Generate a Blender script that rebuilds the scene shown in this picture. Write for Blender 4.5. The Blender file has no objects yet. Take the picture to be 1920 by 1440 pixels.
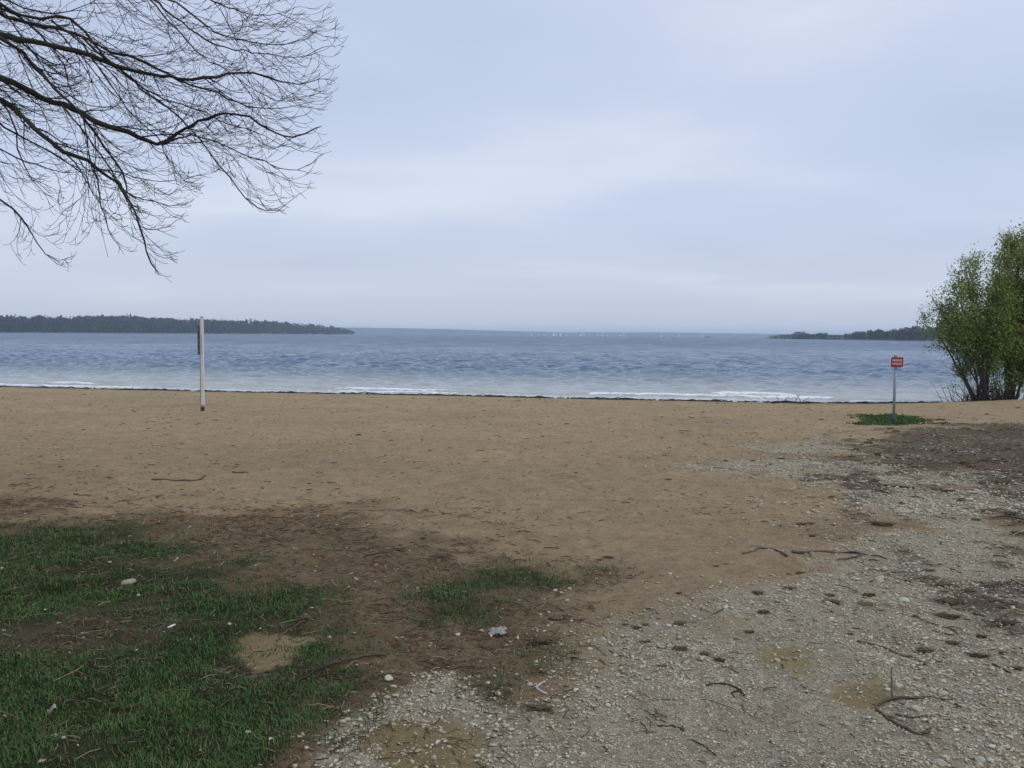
import bpy, bmesh, math, random
import numpy as np
from mathutils import Vector, Matrix

random.seed(7); rng = np.random.default_rng(7)
scene = bpy.context.scene
COL = scene.collection
R = math.radians

# ------------------------------------------------------------------ camera
EYE = 2.6                      # eye height above the water, ground here lies 1 m above it
F = 1663.0                     # focal length in photo pixels (photo 1920 x 1440)
PITCH = math.atan(93 / F); ROLL = math.atan(0.0082)
cam = bpy.data.objects.new('camera', bpy.data.cameras.new('camera')); COL.objects.link(cam)
cam.data.sensor_width = 36; cam.data.lens = 36 * F / 1920
cam.data.clip_start = 0.1; cam.data.clip_end = 30000
MROT = Matrix.Rotation(math.pi / 2 - PITCH, 3, 'X') @ Matrix.Rotation(ROLL, 3, 'Z')
cam.matrix_world = Matrix.Translation((0, 0, EYE)) @ MROT.to_4x4()
scene.camera = cam
scene.render.resolution_x = 1024; scene.render.resolution_y = 768

# ------------------------------------------------------------------ sky, sun, exposure
SUN_EL, SUN_AZ = 52, 115       # degrees; azimuth clockwise from +Y (view direction)
w = bpy.data.worlds.new('World'); scene.world = w; w.use_nodes = True
nt = w.node_tree; nt.nodes.clear()
def N(tree, t, **k):
    n = tree.nodes.new(t)
    for a, b in k.items():
        if a.startswith('i_'):
            n.inputs[int(a[2:]) if a[2:].isdigit() else a[2:].replace('_', ' ')].default_value = b
        else: setattr(n, a, b)
    return n
def ramp(n, stops, interp='LINEAR'):
    cr = n.color_ramp; cr.interpolation = interp
    while len(cr.elements) < len(stops): cr.elements.new(0.5)
    for e, (p, c) in zip(cr.elements, stops):
        e.position = p; e.color = (*c, 1) if len(c) == 3 else c
def build_world():
    L = nt.links.new
    tc = N(nt, 'ShaderNodeTexCoord'); sep = N(nt, 'ShaderNodeSeparateXYZ'); L(tc.outputs['Generated'], sep.inputs[0])
    zc = N(nt, 'ShaderNodeMath', operation='MAXIMUM', i_1=0.0); L(sep.outputs[2], zc.inputs[0])
    za = N(nt, 'ShaderNodeMath', operation='ADD', i_1=0.13); L(zc.outputs[0], za.inputs[0])
    dx = N(nt, 'ShaderNodeMath', operation='DIVIDE'); L(sep.outputs[0], dx.inputs[0]); L(za.outputs[0], dx.inputs[1])
    dy = N(nt, 'ShaderNodeMath', operation='DIVIDE'); L(sep.outputs[1], dy.inputs[0]); L(za.outputs[0], dy.inputs[1])
    cmb = N(nt, 'ShaderNodeCombineXYZ'); L(dx.outputs[0], cmb.inputs[0]); L(dy.outputs[0], cmb.inputs[1])
    mp = N(nt, 'ShaderNodeMapping'); L(cmb.outputs[0], mp.inputs[0])
    mp.inputs['Location'].default_value = (3.1, 2.0, 0); mp.inputs['Scale'].default_value = (0.55, 0.8, 1)
    mp.inputs['Rotation'].default_value = (0, 0, R(-12))
    n1 = N(nt, 'ShaderNodeTexNoise'); L(mp.outputs[0], n1.inputs['Vector'])
    n1.inputs['Scale'].default_value = 0.95; n1.inputs['Detail'].default_value = 7; n1.inputs['Roughness'].default_value = 0.42
    n1.inputs['Distortion'].default_value = 0.3
    # thin cloud deck: grey-blue undersides, paler thin spots
    r1 = N(nt, 'ShaderNodeValToRGB'); L(n1.outputs['Fac'], r1.inputs[0])
    ramp(r1, [(0.30, (0.55, 0.625, 0.825)), (0.44, (0.60, 0.68, 0.875)), (0.55, (0.645, 0.72, 0.91)), (0.68, (0.76, 0.82, 0.965))])
    # towards the horizon the deck is seen through more air
    hz = N(nt, 'ShaderNodeMapRange'); L(zc.outputs[0], hz.inputs[0])
    hz.inputs[1].default_value = 0.0; hz.inputs[2].default_value = 0.14; hz.inputs[3].default_value = 0.8; hz.inputs[4].default_value = 0.0
    mx = N(nt, 'ShaderNodeMixRGB'); L(hz.outputs[0], mx.inputs[0]); L(r1.outputs[0], mx.inputs[1]); mx.inputs[2].default_value = (0.64, 0.68, 0.80, 1)
    bg1 = N(nt, 'ShaderNodeBackground'); L(mx.outputs[0], bg1.inputs[0]); bg1.inputs[1].default_value = 1.0
    sky = N(nt, 'ShaderNodeTexSky'); sky.sky_type = 'NISHITA'; sky.sun_disc = False
    sky.sun_elevation = R(SUN_EL); sky.sun_rotation = R(SUN_AZ)
    bg2 = N(nt, 'ShaderNodeBackground'); L(sky.outputs[0], bg2.inputs[0]); bg2.inputs[1].default_value = 0.10
    ms = N(nt, 'ShaderNodeMixShader'); ms.inputs[0].default_value = 0.88
    L(bg2.outputs[0], ms.inputs[1]); L(bg1.outputs[0], ms.inputs[2])
    out = N(nt, 'ShaderNodeOutputWorld'); L(ms.outputs[0], out.inputs['Surface'])
build_world()
sl = bpy.data.lights.new('sun', 'SUN'); sl.energy = 1.4; sl.angle = R(25); sl.color = (1, 0.94, 0.86)
sun = bpy.data.objects.new('sun', sl); COL.objects.link(sun)
sd = Vector((math.sin(R(SUN_AZ)) * math.cos(R(SUN_EL)), math.cos(R(SUN_AZ)) * math.cos(R(SUN_EL)), math.sin(R(SUN_EL))))
sun.rotation_euler = (-sd).to_track_quat('-Z', 'Y').to_euler(); sun.location = (0, 0, 60)
scene.view_settings.view_transform = 'Standard'; scene.view_settings.look = 'None'
scene.view_settings.exposure = 0; scene.view_settings.gamma = 1
scene.render.engine = 'CYCLES'
scene.cycles.volume_bounces = 1

# ------------------------------------------------------------------ numeric helpers
def _hash(ix, iy, seed):
    h = (ix.astype(np.int64) * 374761393 + iy.astype(np.int64) * 668265263 + seed * 1442695041) & 0xffffffff
    h = ((h ^ (h >> 13)) * 1274126177) & 0xffffffff
    return ((h ^ (h >> 16)) & 0xffff) / 65535.0
def vnoise(x, y, seed=0):
    x = np.asarray(x, float); y = np.asarray(y, float)
    ix = np.floor(x); iy = np.floor(y); fx = x - ix; fy = y - iy
    fx = fx * fx * (3 - 2 * fx); fy = fy * fy * (3 - 2 * fy)
    a = _hash(ix, iy, seed); b = _hash(ix + 1, iy, seed); c = _hash(ix, iy + 1, seed); d = _hash(ix + 1, iy + 1, seed)
    return a + (b - a) * fx + (c - a) * fy + (a - b - c + d) * fx * fy
def fbm(x, y, octv=4, seed=0, gain=0.5):
    s = 0; a = 1; t = 0
    for o in range(octv):
        s = s + a * vnoise(np.asarray(x) * 2 ** o + 17.3 * o, np.asarray(y) * 2 ** o - 9.1 * o, seed + o * 31); t += a; a *= gain
    return s / t
def sstep(a, b, x):
    t = np.clip((np.asarray(x, float) - a) / (b - a), 0, 1); return t * t * (3 - 2 * t)
def poly_sd(px, py, poly):
    """signed distance to a polygon, positive inside"""
    px = np.asarray(px, float); py = np.asarray(py, float)
    best = np.full(px.shape, 1e18); inside = np.zeros(px.shape, bool)
    n = len(poly)
    for i in range(n):
        ax, ay = poly[i]; bx, by = poly[(i + 1) % n]
        dx, dy = bx - ax, by - ay
        t = np.clip(((px - ax) * dx + (py - ay) * dy) / (dx * dx + dy * dy + 1e-12), 0, 1)
        best = np.minimum(best, (px - ax - t * dx) ** 2 + (py - ay - t * dy) ** 2)
        c = ((ay > py) != (by > py)) & (px < dx * (py - ay) / (dy if dy else 1e-12) + ax)
        inside ^= c
    d = np.sqrt(best)
    return np.where(inside, d, -d)

# ------------------------------------------------------------------ terrain
def shore_y(x):
    x = np.asarray(x, float)
    return 36.8 - 0.17 * np.clip(x, -60, 60) + 0.35 * (fbm(x / 4.0, x * 0 + 3, 3, 11) - 0.5) * 2
def ground_base(x, y):
    x = np.asarray(x, float); y = np.asarray(y, float)
    s = shore_y(x) - y
    z = np.interp(s, [-6000, -300, -40, -10, -3, 0, 3, 13, 27, 33, 45, 300], [-6, -5, -3, -0.8, -0.22, 0, 0.13, 0.42, 0.80, 1.0, 1.03, 2.5])
    z = z + 0.36 * np.exp(-((x - 19.5) / 5.0) ** 2 - ((y - 31.2) / 3.2) ** 2)
    z = z + 0.16 * np.exp(-((x - 13) / 4.5) ** 2 - ((y - 21.5) / 3.5) ** 2)
    return z
def ground_z(x, y):
    x = np.asarray(x, float); y = np.asarray(y, float)
    dry = sstep(0.2, 2.5, shore_y(x) - y)
    near = np.clip(1.4 - np.abs(y) / 60, 0, 1)
    z = ground_base(x, y)
    z = z + dry * near * (0.07 * (fbm(x / 2.6, y / 2.6, 2, 5) - 0.5) + 0.055 * (fbm(x / 0.45, y / 0.45, 2, 8) - 0.5) + 0.055 * (fbm(x / 0.22, y / 0.30, 2, 10) - 0.5) + 0.018 * (fbm(x / 0.11, y / 0.11, 2, 9) - 0.5))
    return z
def ray(px, py):
    v = MROT @ Vector(((px - 960) / F, -(py - 720) / F, -1.0)); return v
def at_y(px, py, Y):                       # photo pixel -> point at depth Y
    v = ray(px, py); k = Y / v.y
    return Vector((v.x * k, Y, EYE + v.z * k))
def on_ground(px, py, fine=True):          # photo pixel -> point where its ray meets the ground
    v = ray(px, py); f = ground_z if fine else ground_base
    k = 1.2; last = k
    while k < 300:
        if EYE + v.z * k < float(f(v.x * k, v.y * k)): break
        last = k; k *= 1.02
    a, b = last, k
    for _ in range(24):
        m = (a + b) / 2
        if EYE + v.z * m < float(f(v.x * m, v.y * m)): b = m
        else: a = m
    return Vector((v.x * a, v.y * a, float(f(v.x * a, v.y * a))))
def gpoly(pts):
    return [tuple(on_ground(*p, fine=False)[:2]) for p in pts]

# regions, traced on the ground
P_GRASS = gpoly([(-500, 985), (0, 985), (140, 983), (270, 995), (330, 1050), (430, 1085), (560, 1110), (640, 1160), (705, 1215), (690, 1290), (640, 1345), (590, 1390), (540, 1460), (500, 1700), (-900, 1700)])
P_BURN = gpoly([(-200, 1195), (60, 1180), (190, 1150), (300, 1150), (318, 1180), (250, 1215), (120, 1232), (-200, 1245)])
P_GR2 = gpoly([(780, 1112), (860, 1085), (915, 1062), (995, 1064), (1010, 1085), (930, 1105), (905, 1120), (940, 1150), (920, 1182), (850, 1160), (790, 1165), (805, 1135)])
P_GR3 = gpoly([(880, 1305), (930, 1255), (980, 1222), (1060, 1215), (1050, 1260), (985, 1300), (930, 1320)])
P_SIGNG = gpoly([(1606, 786), (1630, 779), (1680, 778), (1720, 784), (1752, 796), (1700, 797), (1650, 796), (1620, 794)])
P_SOIL = gpoly([(-500, 940), (0, 942), (200, 955), (420, 950), (600, 955), (750, 980), (860, 1020), (900, 1050), (1010, 1085), (1090, 1150), (1130, 1190), (1120, 1300), (1040, 1420), (980, 1700), (-900, 1700)])
P_GRAV = gpoly([(840, 1700), (870, 1430), (950, 1350), (1030, 1290), (1090, 1200), (1180, 1160), (1290, 1150), (1400, 1105), (1490, 1060), (1520, 1010), (1580, 960), (1530, 900), (1430, 880), (1330, 865), (1380, 838), (1560, 830), (1750, 800), (2300, 800), (2600, 1700)])
P_GRAV2 = gpoly([(540, 1440), (610, 1375), (700, 1310), (770, 1262), (840, 1260), (890, 1310), (960, 1345), (950, 1440), (1000, 1700), (500, 1700)])
P_DARK = gpoly([(1635, 815), (1700, 803), (1800, 800), (2300, 800), (2300, 1010), (1920, 975), (1820, 915), (1740, 880), (1670, 868), (1590, 870)])  # ground coloured darker across the right-hand bank
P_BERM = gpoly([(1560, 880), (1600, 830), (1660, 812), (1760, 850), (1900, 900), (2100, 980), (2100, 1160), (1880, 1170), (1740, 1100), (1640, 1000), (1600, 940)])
P_FINE = gpoly([(1150, 1290), (1500, 1265), (1620, 1320), (1700, 1430), (1760, 1700), (1000, 1700), (1060, 1360)])
YEL = [gpoly([(418, 1275), (455, 1232), (500, 1197), (580, 1180), (628, 1190), (560, 1218), (535, 1262), (480, 1305), (430, 1300)]),
       gpoly([(690, 1385), (740, 1358), (820, 1352), (880, 1385), (890, 1440), (870, 1520), (720, 1500), (700, 1430)]),
       gpoly([(1395, 1215), (1430, 1200), (1500, 1200), (1550, 1215), (1545, 1238), (1500, 1250), (1440, 1240)]),
       gpoly([(1580, 1295), (1615, 1275), (1650, 1266), (1672, 1275), (1655, 1300), (1610, 1308)])]

def masks(x, y):
    x = np.asarray(x, float); y = np.asarray(y, float)
    d = np.sqrt(x * x + y * y)
    wob = (fbm(x / 0.8, y / 0.8, 4, 41, 0.6) - 0.5)
    wob2 = (fbm(x / 0.35, y / 0.35, 4, 42, 0.6) - 0.5)
    nearf = np.clip(d / 6, 0.5, 4)
    def soft(poly, wdt, amp):
        sd = poly_sd(x, y, poly) / nearf + amp * wob + amp * 0.5 * wob2
        return sstep(-wdt, wdt, sd)
    soil = soft(P_SOIL, 1.0, 1.9)
    grass = np.maximum(soft(P_GRASS, 0.45, 1.3), 0)
    patch = sstep(0.36, 0.60, fbm(x / 0.6, y / 0.6, 4, 51, 0.6) + 0.12)
    grass = grass * (0.16 + 0.84 * patch)
    burn = soft(P_BURN, 0.5, 1.3) * 0.9
    grass = np.maximum(grass * (1 - 0.85 * burn), np.maximum(soft(P_GR2, 0.3, 0.9) * 0.6, soft(P_GR3, 0.3, 0.9) * 0.36))
    grav = np.maximum(soft(P_GRAV, 0.62, 1.5), soft(P_GRAV2, 0.22, 0.7))
    yel = np.zeros_like(x)
    for p in YEL: yel = np.maximum(yel, soft(p, 0.12, 0.85))
    grass = grass * (1 - 0.72 * yel)
    sg = sstep(-0.35, 0.45, poly_sd(x, y, P_SIGNG) + 1.1 * wob + 0.9 * wob2)
    grass = np.maximum(grass, sg)
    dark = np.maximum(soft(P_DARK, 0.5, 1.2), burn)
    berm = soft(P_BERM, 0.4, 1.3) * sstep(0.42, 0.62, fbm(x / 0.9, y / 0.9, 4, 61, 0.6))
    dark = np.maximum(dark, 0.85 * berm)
    wet = 1 - sstep(0.3, 2.6, shore_y(x) - y + 0.5 * wob)
    dirt = sstep(0.46, 0.66, fbm(x / 1.1, y / 1.1, 4, 67, 0.6) + 0.10 * sstep(8, 16, y)) * sstep(4.2, 6.5, y)
    return dict(dirt=dirt, gz=np.maximum(grass, 0.7 * soft(P_GRASS, 0.4, 1.2) * (1 - yel) * (1 - 0.8 * burn)), soil=soil, grass=grass, grav=grav * (1 - 0.7 * yel), yel=yel, dark=dark, wet=wet, burn=burn)

# ------------------------------------------------------------------ materials
def principled(name):
    m = bpy.data.materials.new(name); m.use_nodes = True; t = m.node_tree; t.nodes.clear()
    o = N(t, 'ShaderNodeOutputMaterial'); b = N(t, 'ShaderNodeBsdfPrincipled'); t.links.new(b.outputs[0], o.inputs[0])
    return m, t, b
def simple(name, col, rough=0.8, var=0.25, scale=20, bump=0.15, attr=False, spec=0.3, stretch=None, metallic=0):
    """one colour broken up by noise; attr=True multiplies by the vertex colour 'Col'"""
    m, t, b = principled(name); L = t.links.new
    if name.startswith('spring'):      # thin leaves let light through
        tr = N(t, 'ShaderNodeBsdfTranslucent'); at_ = N(t, 'ShaderNodeAttribute', attribute_name='Col'); L(at_.outputs['Color'], tr.inputs[0])
        mxs = N(t, 'ShaderNodeMixShader'); mxs.inputs[0].default_value = 0.45; L(b.outputs[0], mxs.inputs[1]); L(tr.outputs[0], mxs.inputs[2])
        L(mxs.outputs[0], [n for n in t.nodes if n.type == 'OUTPUT_MATERIAL'][0].inputs[0])
    tc = N(t, 'ShaderNodeTexCoord'); mp = N(t, 'ShaderNodeMapping'); L(tc.outputs['Object'], mp.inputs[0])
    if stretch: mp.inputs['Scale'].default_value = stretch
    n = N(t, 'ShaderNodeTexNoise'); L(mp.outputs[0], n.inputs['Vector']); n.inputs['Scale'].default_value = scale; n.inputs['Detail'].default_value = 6
    n.inputs['Roughness'].default_value = 0.65
    r = N(t, 'ShaderNodeMapRange'); L(n.outputs['Fac'], r.inputs[0])
    r.inputs[1].default_value = 0.25; r.inputs[2].default_value = 0.75; r.inputs[3].default_value = 1 - var; r.inputs[4].default_value = 1 + var
    mul = N(t, 'ShaderNodeMixRGB', blend_type='MULTIPLY'); mul.inputs[0].default_value = 1
    if attr:
        a = N(t, 'ShaderNodeAttribute', attribute_name='Col'); L(a.outputs['Color'], mul.inputs[1])
    else: mul.inputs[1].default_value = (*col, 1)
    L(r.outputs[0], mul.inputs[2]); L(mul.outputs[0], b.inputs['Base Color'])
    b.inputs['Roughness'].default_value = rough; b.inputs['Specular IOR Level'].default_value = spec; b.inputs['Metallic'].default_value = metallic
    if bump:
        bp = N(t, 'ShaderNodeBump'); L(n.outputs['Fac'], bp.inputs['Height']); bp.inputs['Strength'].default_value = bump; bp.inputs['Distance'].default_value = 0.02
        L(bp.outputs[0], b.inputs['Normal'])
    return m

def ground_material():
    m, t, b = principled('beach ground'); L = t.links.new
    geo = N(t, 'ShaderNodeNewGeometry')
    A = N(t, 'ShaderNodeAttribute', attribute_name='maskA'); B = N(t, 'ShaderNodeAttribute', attribute_name='maskB')
    sa = N(t, 'ShaderNodeSeparateColor'); L(A.outputs['Color'], sa.inputs[0])
    sb = N(t, 'ShaderNodeSeparateColor'); L(B.outputs['Color'], sb.inputs[0])
    def noise(scale, detail=5, rough=0.6, vec=None):
        n = N(t, 'ShaderNodeTexNoise'); n.inputs['Scale'].default_value = scale; n.inputs['Detail'].default_value = detail; n.inputs['Roughness'].default_value = rough
        L(vec if vec else geo.outputs['Position'], n.inputs['Vector']); return n.outputs['Fac']
    def crmp(fac, stops):
        r = N(t, 'ShaderNodeValToRGB'); L(fac, r.inputs[0]); ramp(r, stops); return r.outputs[0]
    def mix(fac, c1, c2, bt='MIX'):
        x = N(t, 'ShaderNodeMixRGB', blend_type=bt)
        for s, v in ((x.inputs[0], fac), (x.inputs[1], c1), (x.inputs[2], c2)):
            if hasattr(v, 'is_output'): L(v, s)
            elif isinstance(v, tuple): s.default_value = (*v, 1)
            else: s.default_value = v
        return x.outputs[0]
    def mth(op, a, b_):
        x = N(t, 'ShaderNodeMath', operation=op)
        for s, v in ((x.inputs[0], a), (x.inputs[1], b_)):
            if hasattr(v, 'is_output'): L(v, s)
            else: s.default_value = v
        return x.outputs[0]
    big = noise(0.35, 5); mid = noise(3.2, 6, 0.7); fine = noise(28, 6, 0.75); grain = noise(160, 4, 0.8)
    # dry beach sand
    sand = crmp(mid, [(0.28, (0.322, 0.244, 0.144)), (0.5, (0.402, 0.305, 0.182)), (0.72, (0.462, 0.356, 0.217))])
    sand = mix(0.8, sand, crmp(big, [(0.3, (0.80, 0.81, 0.84)), (0.7, (1.1, 1.06, 1.02))]), 'MULTIPLY')
    sand = mix(1.0, sand, crmp(fine, [(0.30, (0.45, 0.44, 0.43)), (0.44, (0.95, 0.95, 0.95)), (0.62, (1.06, 1.06, 1.06)), (0.8, (1.5, 1.5, 1.5))]), 'MULTIPLY')
    spk = noise(11, 7, 0.8)
    sand = mix(1.0, sand, crmp(spk, [(0.32, (0.74, 0.73, 0.72)), (0.5, (1, 1, 1)), (0.68, (1.2, 1.2, 1.2))]), 'MULTIPLY')
    # chalky gravel: small pebbles through a voronoi pattern
    vo = N(t, 'ShaderNodeTexVoronoi', feature='F1'); vo.inputs['Scale'].default_value = 34; L(geo.outputs['Position'], vo.inputs['Vector'])
    vo2 = N(t, 'ShaderNodeTexVoronoi', feature='F1'); vo2.inputs['Scale'].default_value = 75; L(geo.outputs['Position'], vo2.inputs['Vector'])
    sv = N(t, 'ShaderNodeSeparateColor'); L(vo.outputs['Color'], sv.inputs[0])
    grv = crmp(sv.outputs[0], [(0.0, (0.375, 0.33, 0.235)), (0.45, (0.465, 0.418, 0.303)), (0.8, (0.525, 0.478, 0.355)), (1, (0.58, 0.537, 0.415))])
    grv = mix(0.7, grv, crmp(vo2.outputs['Distance'], [(0.0, (1.15, 1.15, 1.15)), (0.6, (0.72, 0.70, 0.66)), (1, (0.45, 0.42, 0.38))]), 'MULTIPLY')
    grv = mix(0.75, grv, crmp(mid, [(0.35, (0.84, 0.82, 0.78)), (0.6, (1.10, 1.10, 1.09))]), 'MULTIPLY')
    # brown earth with leaf litter
    soil = crmp(fine, [(0.25, (0.072, 0.053, 0.030)), (0.48, (0.168, 0.122, 0.070)), (0.62, (0.24, 0.176, 0.10)), (0.8, (0.33, 0.255, 0.16))])
    soil = mix(0.8, soil, crmp(mid, [(0.32, (0.62, 0.58, 0.55)), (0.62, (1.15, 1.12, 1.08))]), 'MULTIPLY')
    turf = crmp(fine, [(0.3, (0.020, 0.022, 0.008)), (0.55, (0.036, 0.048, 0.014)), (0.8, (0.072, 0.072, 0.028))])
    yel = crmp(mid, [(0.3, (0.29, 0.225, 0.105)), (0.65, (0.41, 0.32, 0.165))])
    yel = mix(0.8, yel, crmp(fine, [(0.3, (0.7, 0.7, 0.7)), (0.7, (1.15, 1.15, 1.15))]), 'MULTIPLY')
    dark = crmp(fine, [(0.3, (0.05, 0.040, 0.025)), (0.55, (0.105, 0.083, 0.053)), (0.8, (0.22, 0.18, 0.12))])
    # ragged edges
    def edge(mask, amt=0.5):
        s = mth('ADD', mask, mth('MULTIPLY', mth('SUBTRACT', mth('ADD', mth('MULTIPLY', fine, 0.6), mth('MULTIPLY', mid, 0.4)), 0.5), amt * 2))
        r = N(t, 'ShaderNodeMapRange', interpolation_type='SMOOTHSTEP'); L(s, r.inputs[0]); r.inputs[1].default_value = 0.18; r.inputs[2].default_value = 0.82
        return r.outputs[0]
    c = mix(mth('MULTIPLY', edge(sa.outputs[1], 0.7), 0.88), sand, soil)
    c = mix(edge(sa.outputs[0]), c, grv)
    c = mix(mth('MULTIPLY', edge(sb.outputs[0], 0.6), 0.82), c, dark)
    c = mix(edge(sa.outputs[2], 0.6), c, turf)
    c = mix(mth('MULTIPLY', edge(sb.outputs[1], 0.7), 0.8), c, yel)
    c = mix(mth('MULTIPLY', sb.outputs[2], 0.45), c, (0.12, 0.092, 0.062))
    c = mix(0.6, c, crmp(grain, [(0.3, (0.66, 0.66, 0.66)), (0.5, (1, 1, 1)), (0.72, (1.35, 1.35, 1.35))]), 'MULTIPLY')
    L(c, b.inputs['Base Color'])
    b.inputs['Roughness'].default_value = 0.95; b.inputs['Specular IOR Level'].default_value = 0.15
    h = mth('ADD', mth('MULTIPLY', fine, 0.05), mth('ADD', mth('ADD', mth('MULTIPLY', mid, 0.10), mth('MULTIPLY', spk, 0.06)), mth('MULTIPLY', grain, 0.008)))
    h = mth('SUBTRACT', h, mth('MULTIPLY', mth('MULTIPLY', vo.outputs['Distance'], sa.outputs[0]), 0.018))
    h = mth('SUBTRACT', h, mth('MULTIPLY', mth('MULTIPLY', vo2.outputs['Distance'], sa.outputs[0]), 0.010))
    bp = N(t, 'ShaderNodeBump'); L(h, bp.inputs['Height']); bp.inputs['Strength'].default_value = 0.9; bp.inputs['Distance'].default_value = 1.0
    L(bp.outputs[0], b.inputs['Normal'])
    vf = N(t, 'ShaderNodeTexVoronoi', feature='F1'); vf.inputs['Scale'].default_value = 2.6; L(geo.outputs['Position'], vf.inputs['Vector'])
    pit = N(t, 'ShaderNodeMapRange', interpolation_type='SMOOTHSTEP'); L(vf.outputs['Distance'], pit.inputs[0]); pit.inputs[1].default_value = 0.12; pit.inputs[2].default_value = 0.42; pit.inputs[3].default_value = -0.045; pit.inputs[4].default_value = 0.0
    L(mth('ADD', h, pit.outputs[0]), bp.inputs['Height'])
    return m

def water_material():
    m, t, b = principled('lake water'); L = t.links.new
    geo = N(t, 'ShaderNodeNewGeometry')
    A = N(t, 'ShaderNodeAttribute', attribute_name='wat'); s = N(t, 'ShaderNodeSeparateColor'); L(A.outputs['Color'], s.inputs[0])
    mp = N(t, 'ShaderNodeMapping'); L(geo.outputs['Position'], mp.inputs[0]); mp.inputs['Scale'].default_value = (0.45, 1.0, 1)
    def noise(scale, detail, vec=mp.outputs[0]):
        n = N(t, 'ShaderNodeTexNoise'); n.inputs['Scale'].default_value = scale; n.inputs['Detail'].default_value = detail; L(vec, n.inputs['Vector']); return n.outputs['Fac']
    mpf = N(t, 'ShaderNodeMapping'); L(geo.outputs['Position'], mpf.inputs[0]); mpf.inputs['Scale'].default_value = (0.012, 0.05, 1)
    gust = noise(1.0, 4, mpf.outputs[0])
    # depth colour of the water body
    r = N(t, 'ShaderNodeValToRGB'); L(s.outputs[0], r.inputs[0])
    ramp(r, [(0.0, (0.058, 0.116, 0.195)), (0.35, (0.15, 0.205, 0.25)), (0.7, (0.27, 0.305, 0.305)), (1.0, (0.35, 0.355, 0.28))])
    gr = N(t, 'ShaderNodeMapRange'); L(gust, gr.inputs[0]); gr.inputs[1].default_value = 0.3; gr.inputs[2].default_value = 0.7; gr.inputs[3].default_value = 0.9; gr.inputs[4].default_value = 1.1
    mg = N(t, 'ShaderNodeMixRGB', blend_type='MULTIPLY'); mg.inputs[0].default_value = 1; L(r.outputs[0], mg.inputs[1]); L(gr.outputs[0], mg.inputs[2])
    fn = noise(9, 6)
    fa = N(t, 'ShaderNodeMath', operation='ADD'); L(s.outputs[1], fa.inputs[0]); L(fn, fa.inputs[1])
    fr = N(t, 'ShaderNodeMapRange', interpolation_type='SMOOTHSTEP'); L(fa.outputs[0], fr.inputs[0]); fr.inputs[1].default_value = 0.80; fr.inputs[2].default_value = 1.12
    mx = N(t, 'ShaderNodeMixRGB'); L(fr.outputs[0], mx.inputs[0]); L(mg.outputs[0], mx.inputs[1]); mx.inputs[2].default_value = (0.74, 0.76, 0.78, 1)
    L(mx.outputs[0], b.inputs['Base Color'])
    rg = N(t, 'ShaderNodeMapRange'); L(fr.outputs[0], rg.inputs[0]); rg.inputs[3].default_value = 0.14; rg.inputs[4].default_value = 0.9
    L(rg.outputs[0], b.inputs['Roughness']); b.inputs['IOR'].default_value = 1.33
    n1 = noise(0.9, 5); n2 = noise(3.5, 4)
    ad = N(t, 'ShaderNodeMath', operation='MULTIPLY_ADD'); L(n2, ad.inputs[0]); ad.inputs[1].default_value = 0.22; L(n1, ad.inputs[2])
    bp = N(t, 'ShaderNodeBump'); L(ad.outputs[0], bp.inputs['Height']); bp.inputs['Strength'].default_value = 1.0; bd = N(t, 'ShaderNodeMath', operation='MULTIPLY_ADD'); L(s.outputs[2], bd.inputs[0]); bd.inputs[1].default_value = 0.55; bd.inputs[2].default_value = 0.20; L(bd.outputs[0], bp.inputs['Distance'])
    mpc = N(t, 'ShaderNodeMapping'); L(geo.outputs['Position'], mpc.inputs[0]); mpc.inputs['Scale'].default_value = (0.16, 0.07, 1)
    ch = N(t, 'ShaderNodeTexNoise'); L(mpc.outputs[0], ch.inputs['Vector']); ch.inputs['Scale'].default_value = 1.0; ch.inputs['Detail'].default_value = 8; ch.inputs['Roughness'].default_value = 0.78
    sub = N(t, 'ShaderNodeVectorMath', operation='SUBTRACT'); L(ch.outputs['Color'], sub.inputs[0]); sub.inputs[1].default_value = (0.5, 0.5, 0.5)
    fl = N(t, 'ShaderNodeVectorMath', operation='MULTIPLY'); L(sub.outputs[0], fl.inputs[0]); fl.inputs[1].default_value = (0.7, 1.5, 0)
    kk = N(t, 'ShaderNodeMath', operation='MULTIPLY_ADD'); L(s.outputs[2], kk.inputs[0]); kk.inputs[1].default_value = 0.75; kk.inputs[2].default_value = 0.25
    sc_ = N(t, 'ShaderNodeVectorMath', operation='SCALE'); L(fl.outputs[0], sc_.inputs[0]); L(kk.outputs[0], sc_.inputs['Scale'])
    av = N(t, 'ShaderNodeVectorMath', operation='ADD'); L(bp.outputs[0], av.inputs[0]); L(sc_.outputs[0], av.inputs[1])
    # at a distance only the wave faces turned to the beach are in sight
    cb = N(t, 'ShaderNodeMath', operation='MULTIPLY'); L(s.outputs[2], cb.inputs[0]); cb.inputs[1].default_value = -0.34
    cv = N(t, 'ShaderNodeCombineXYZ'); L(cb.outputs[0], cv.inputs[1])
    av2 = N(t, 'ShaderNodeVectorMath', operation='ADD'); L(av.outputs[0], av2.inputs[0]); L(cv.outputs[0], av2.inputs[1])
    nn = N(t, 'ShaderNodeVectorMath', operation='NORMALIZE'); L(av2.outputs[0], nn.inputs[0])
    L(nn.outputs[0], b.inputs['Normal'])
    return m

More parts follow.
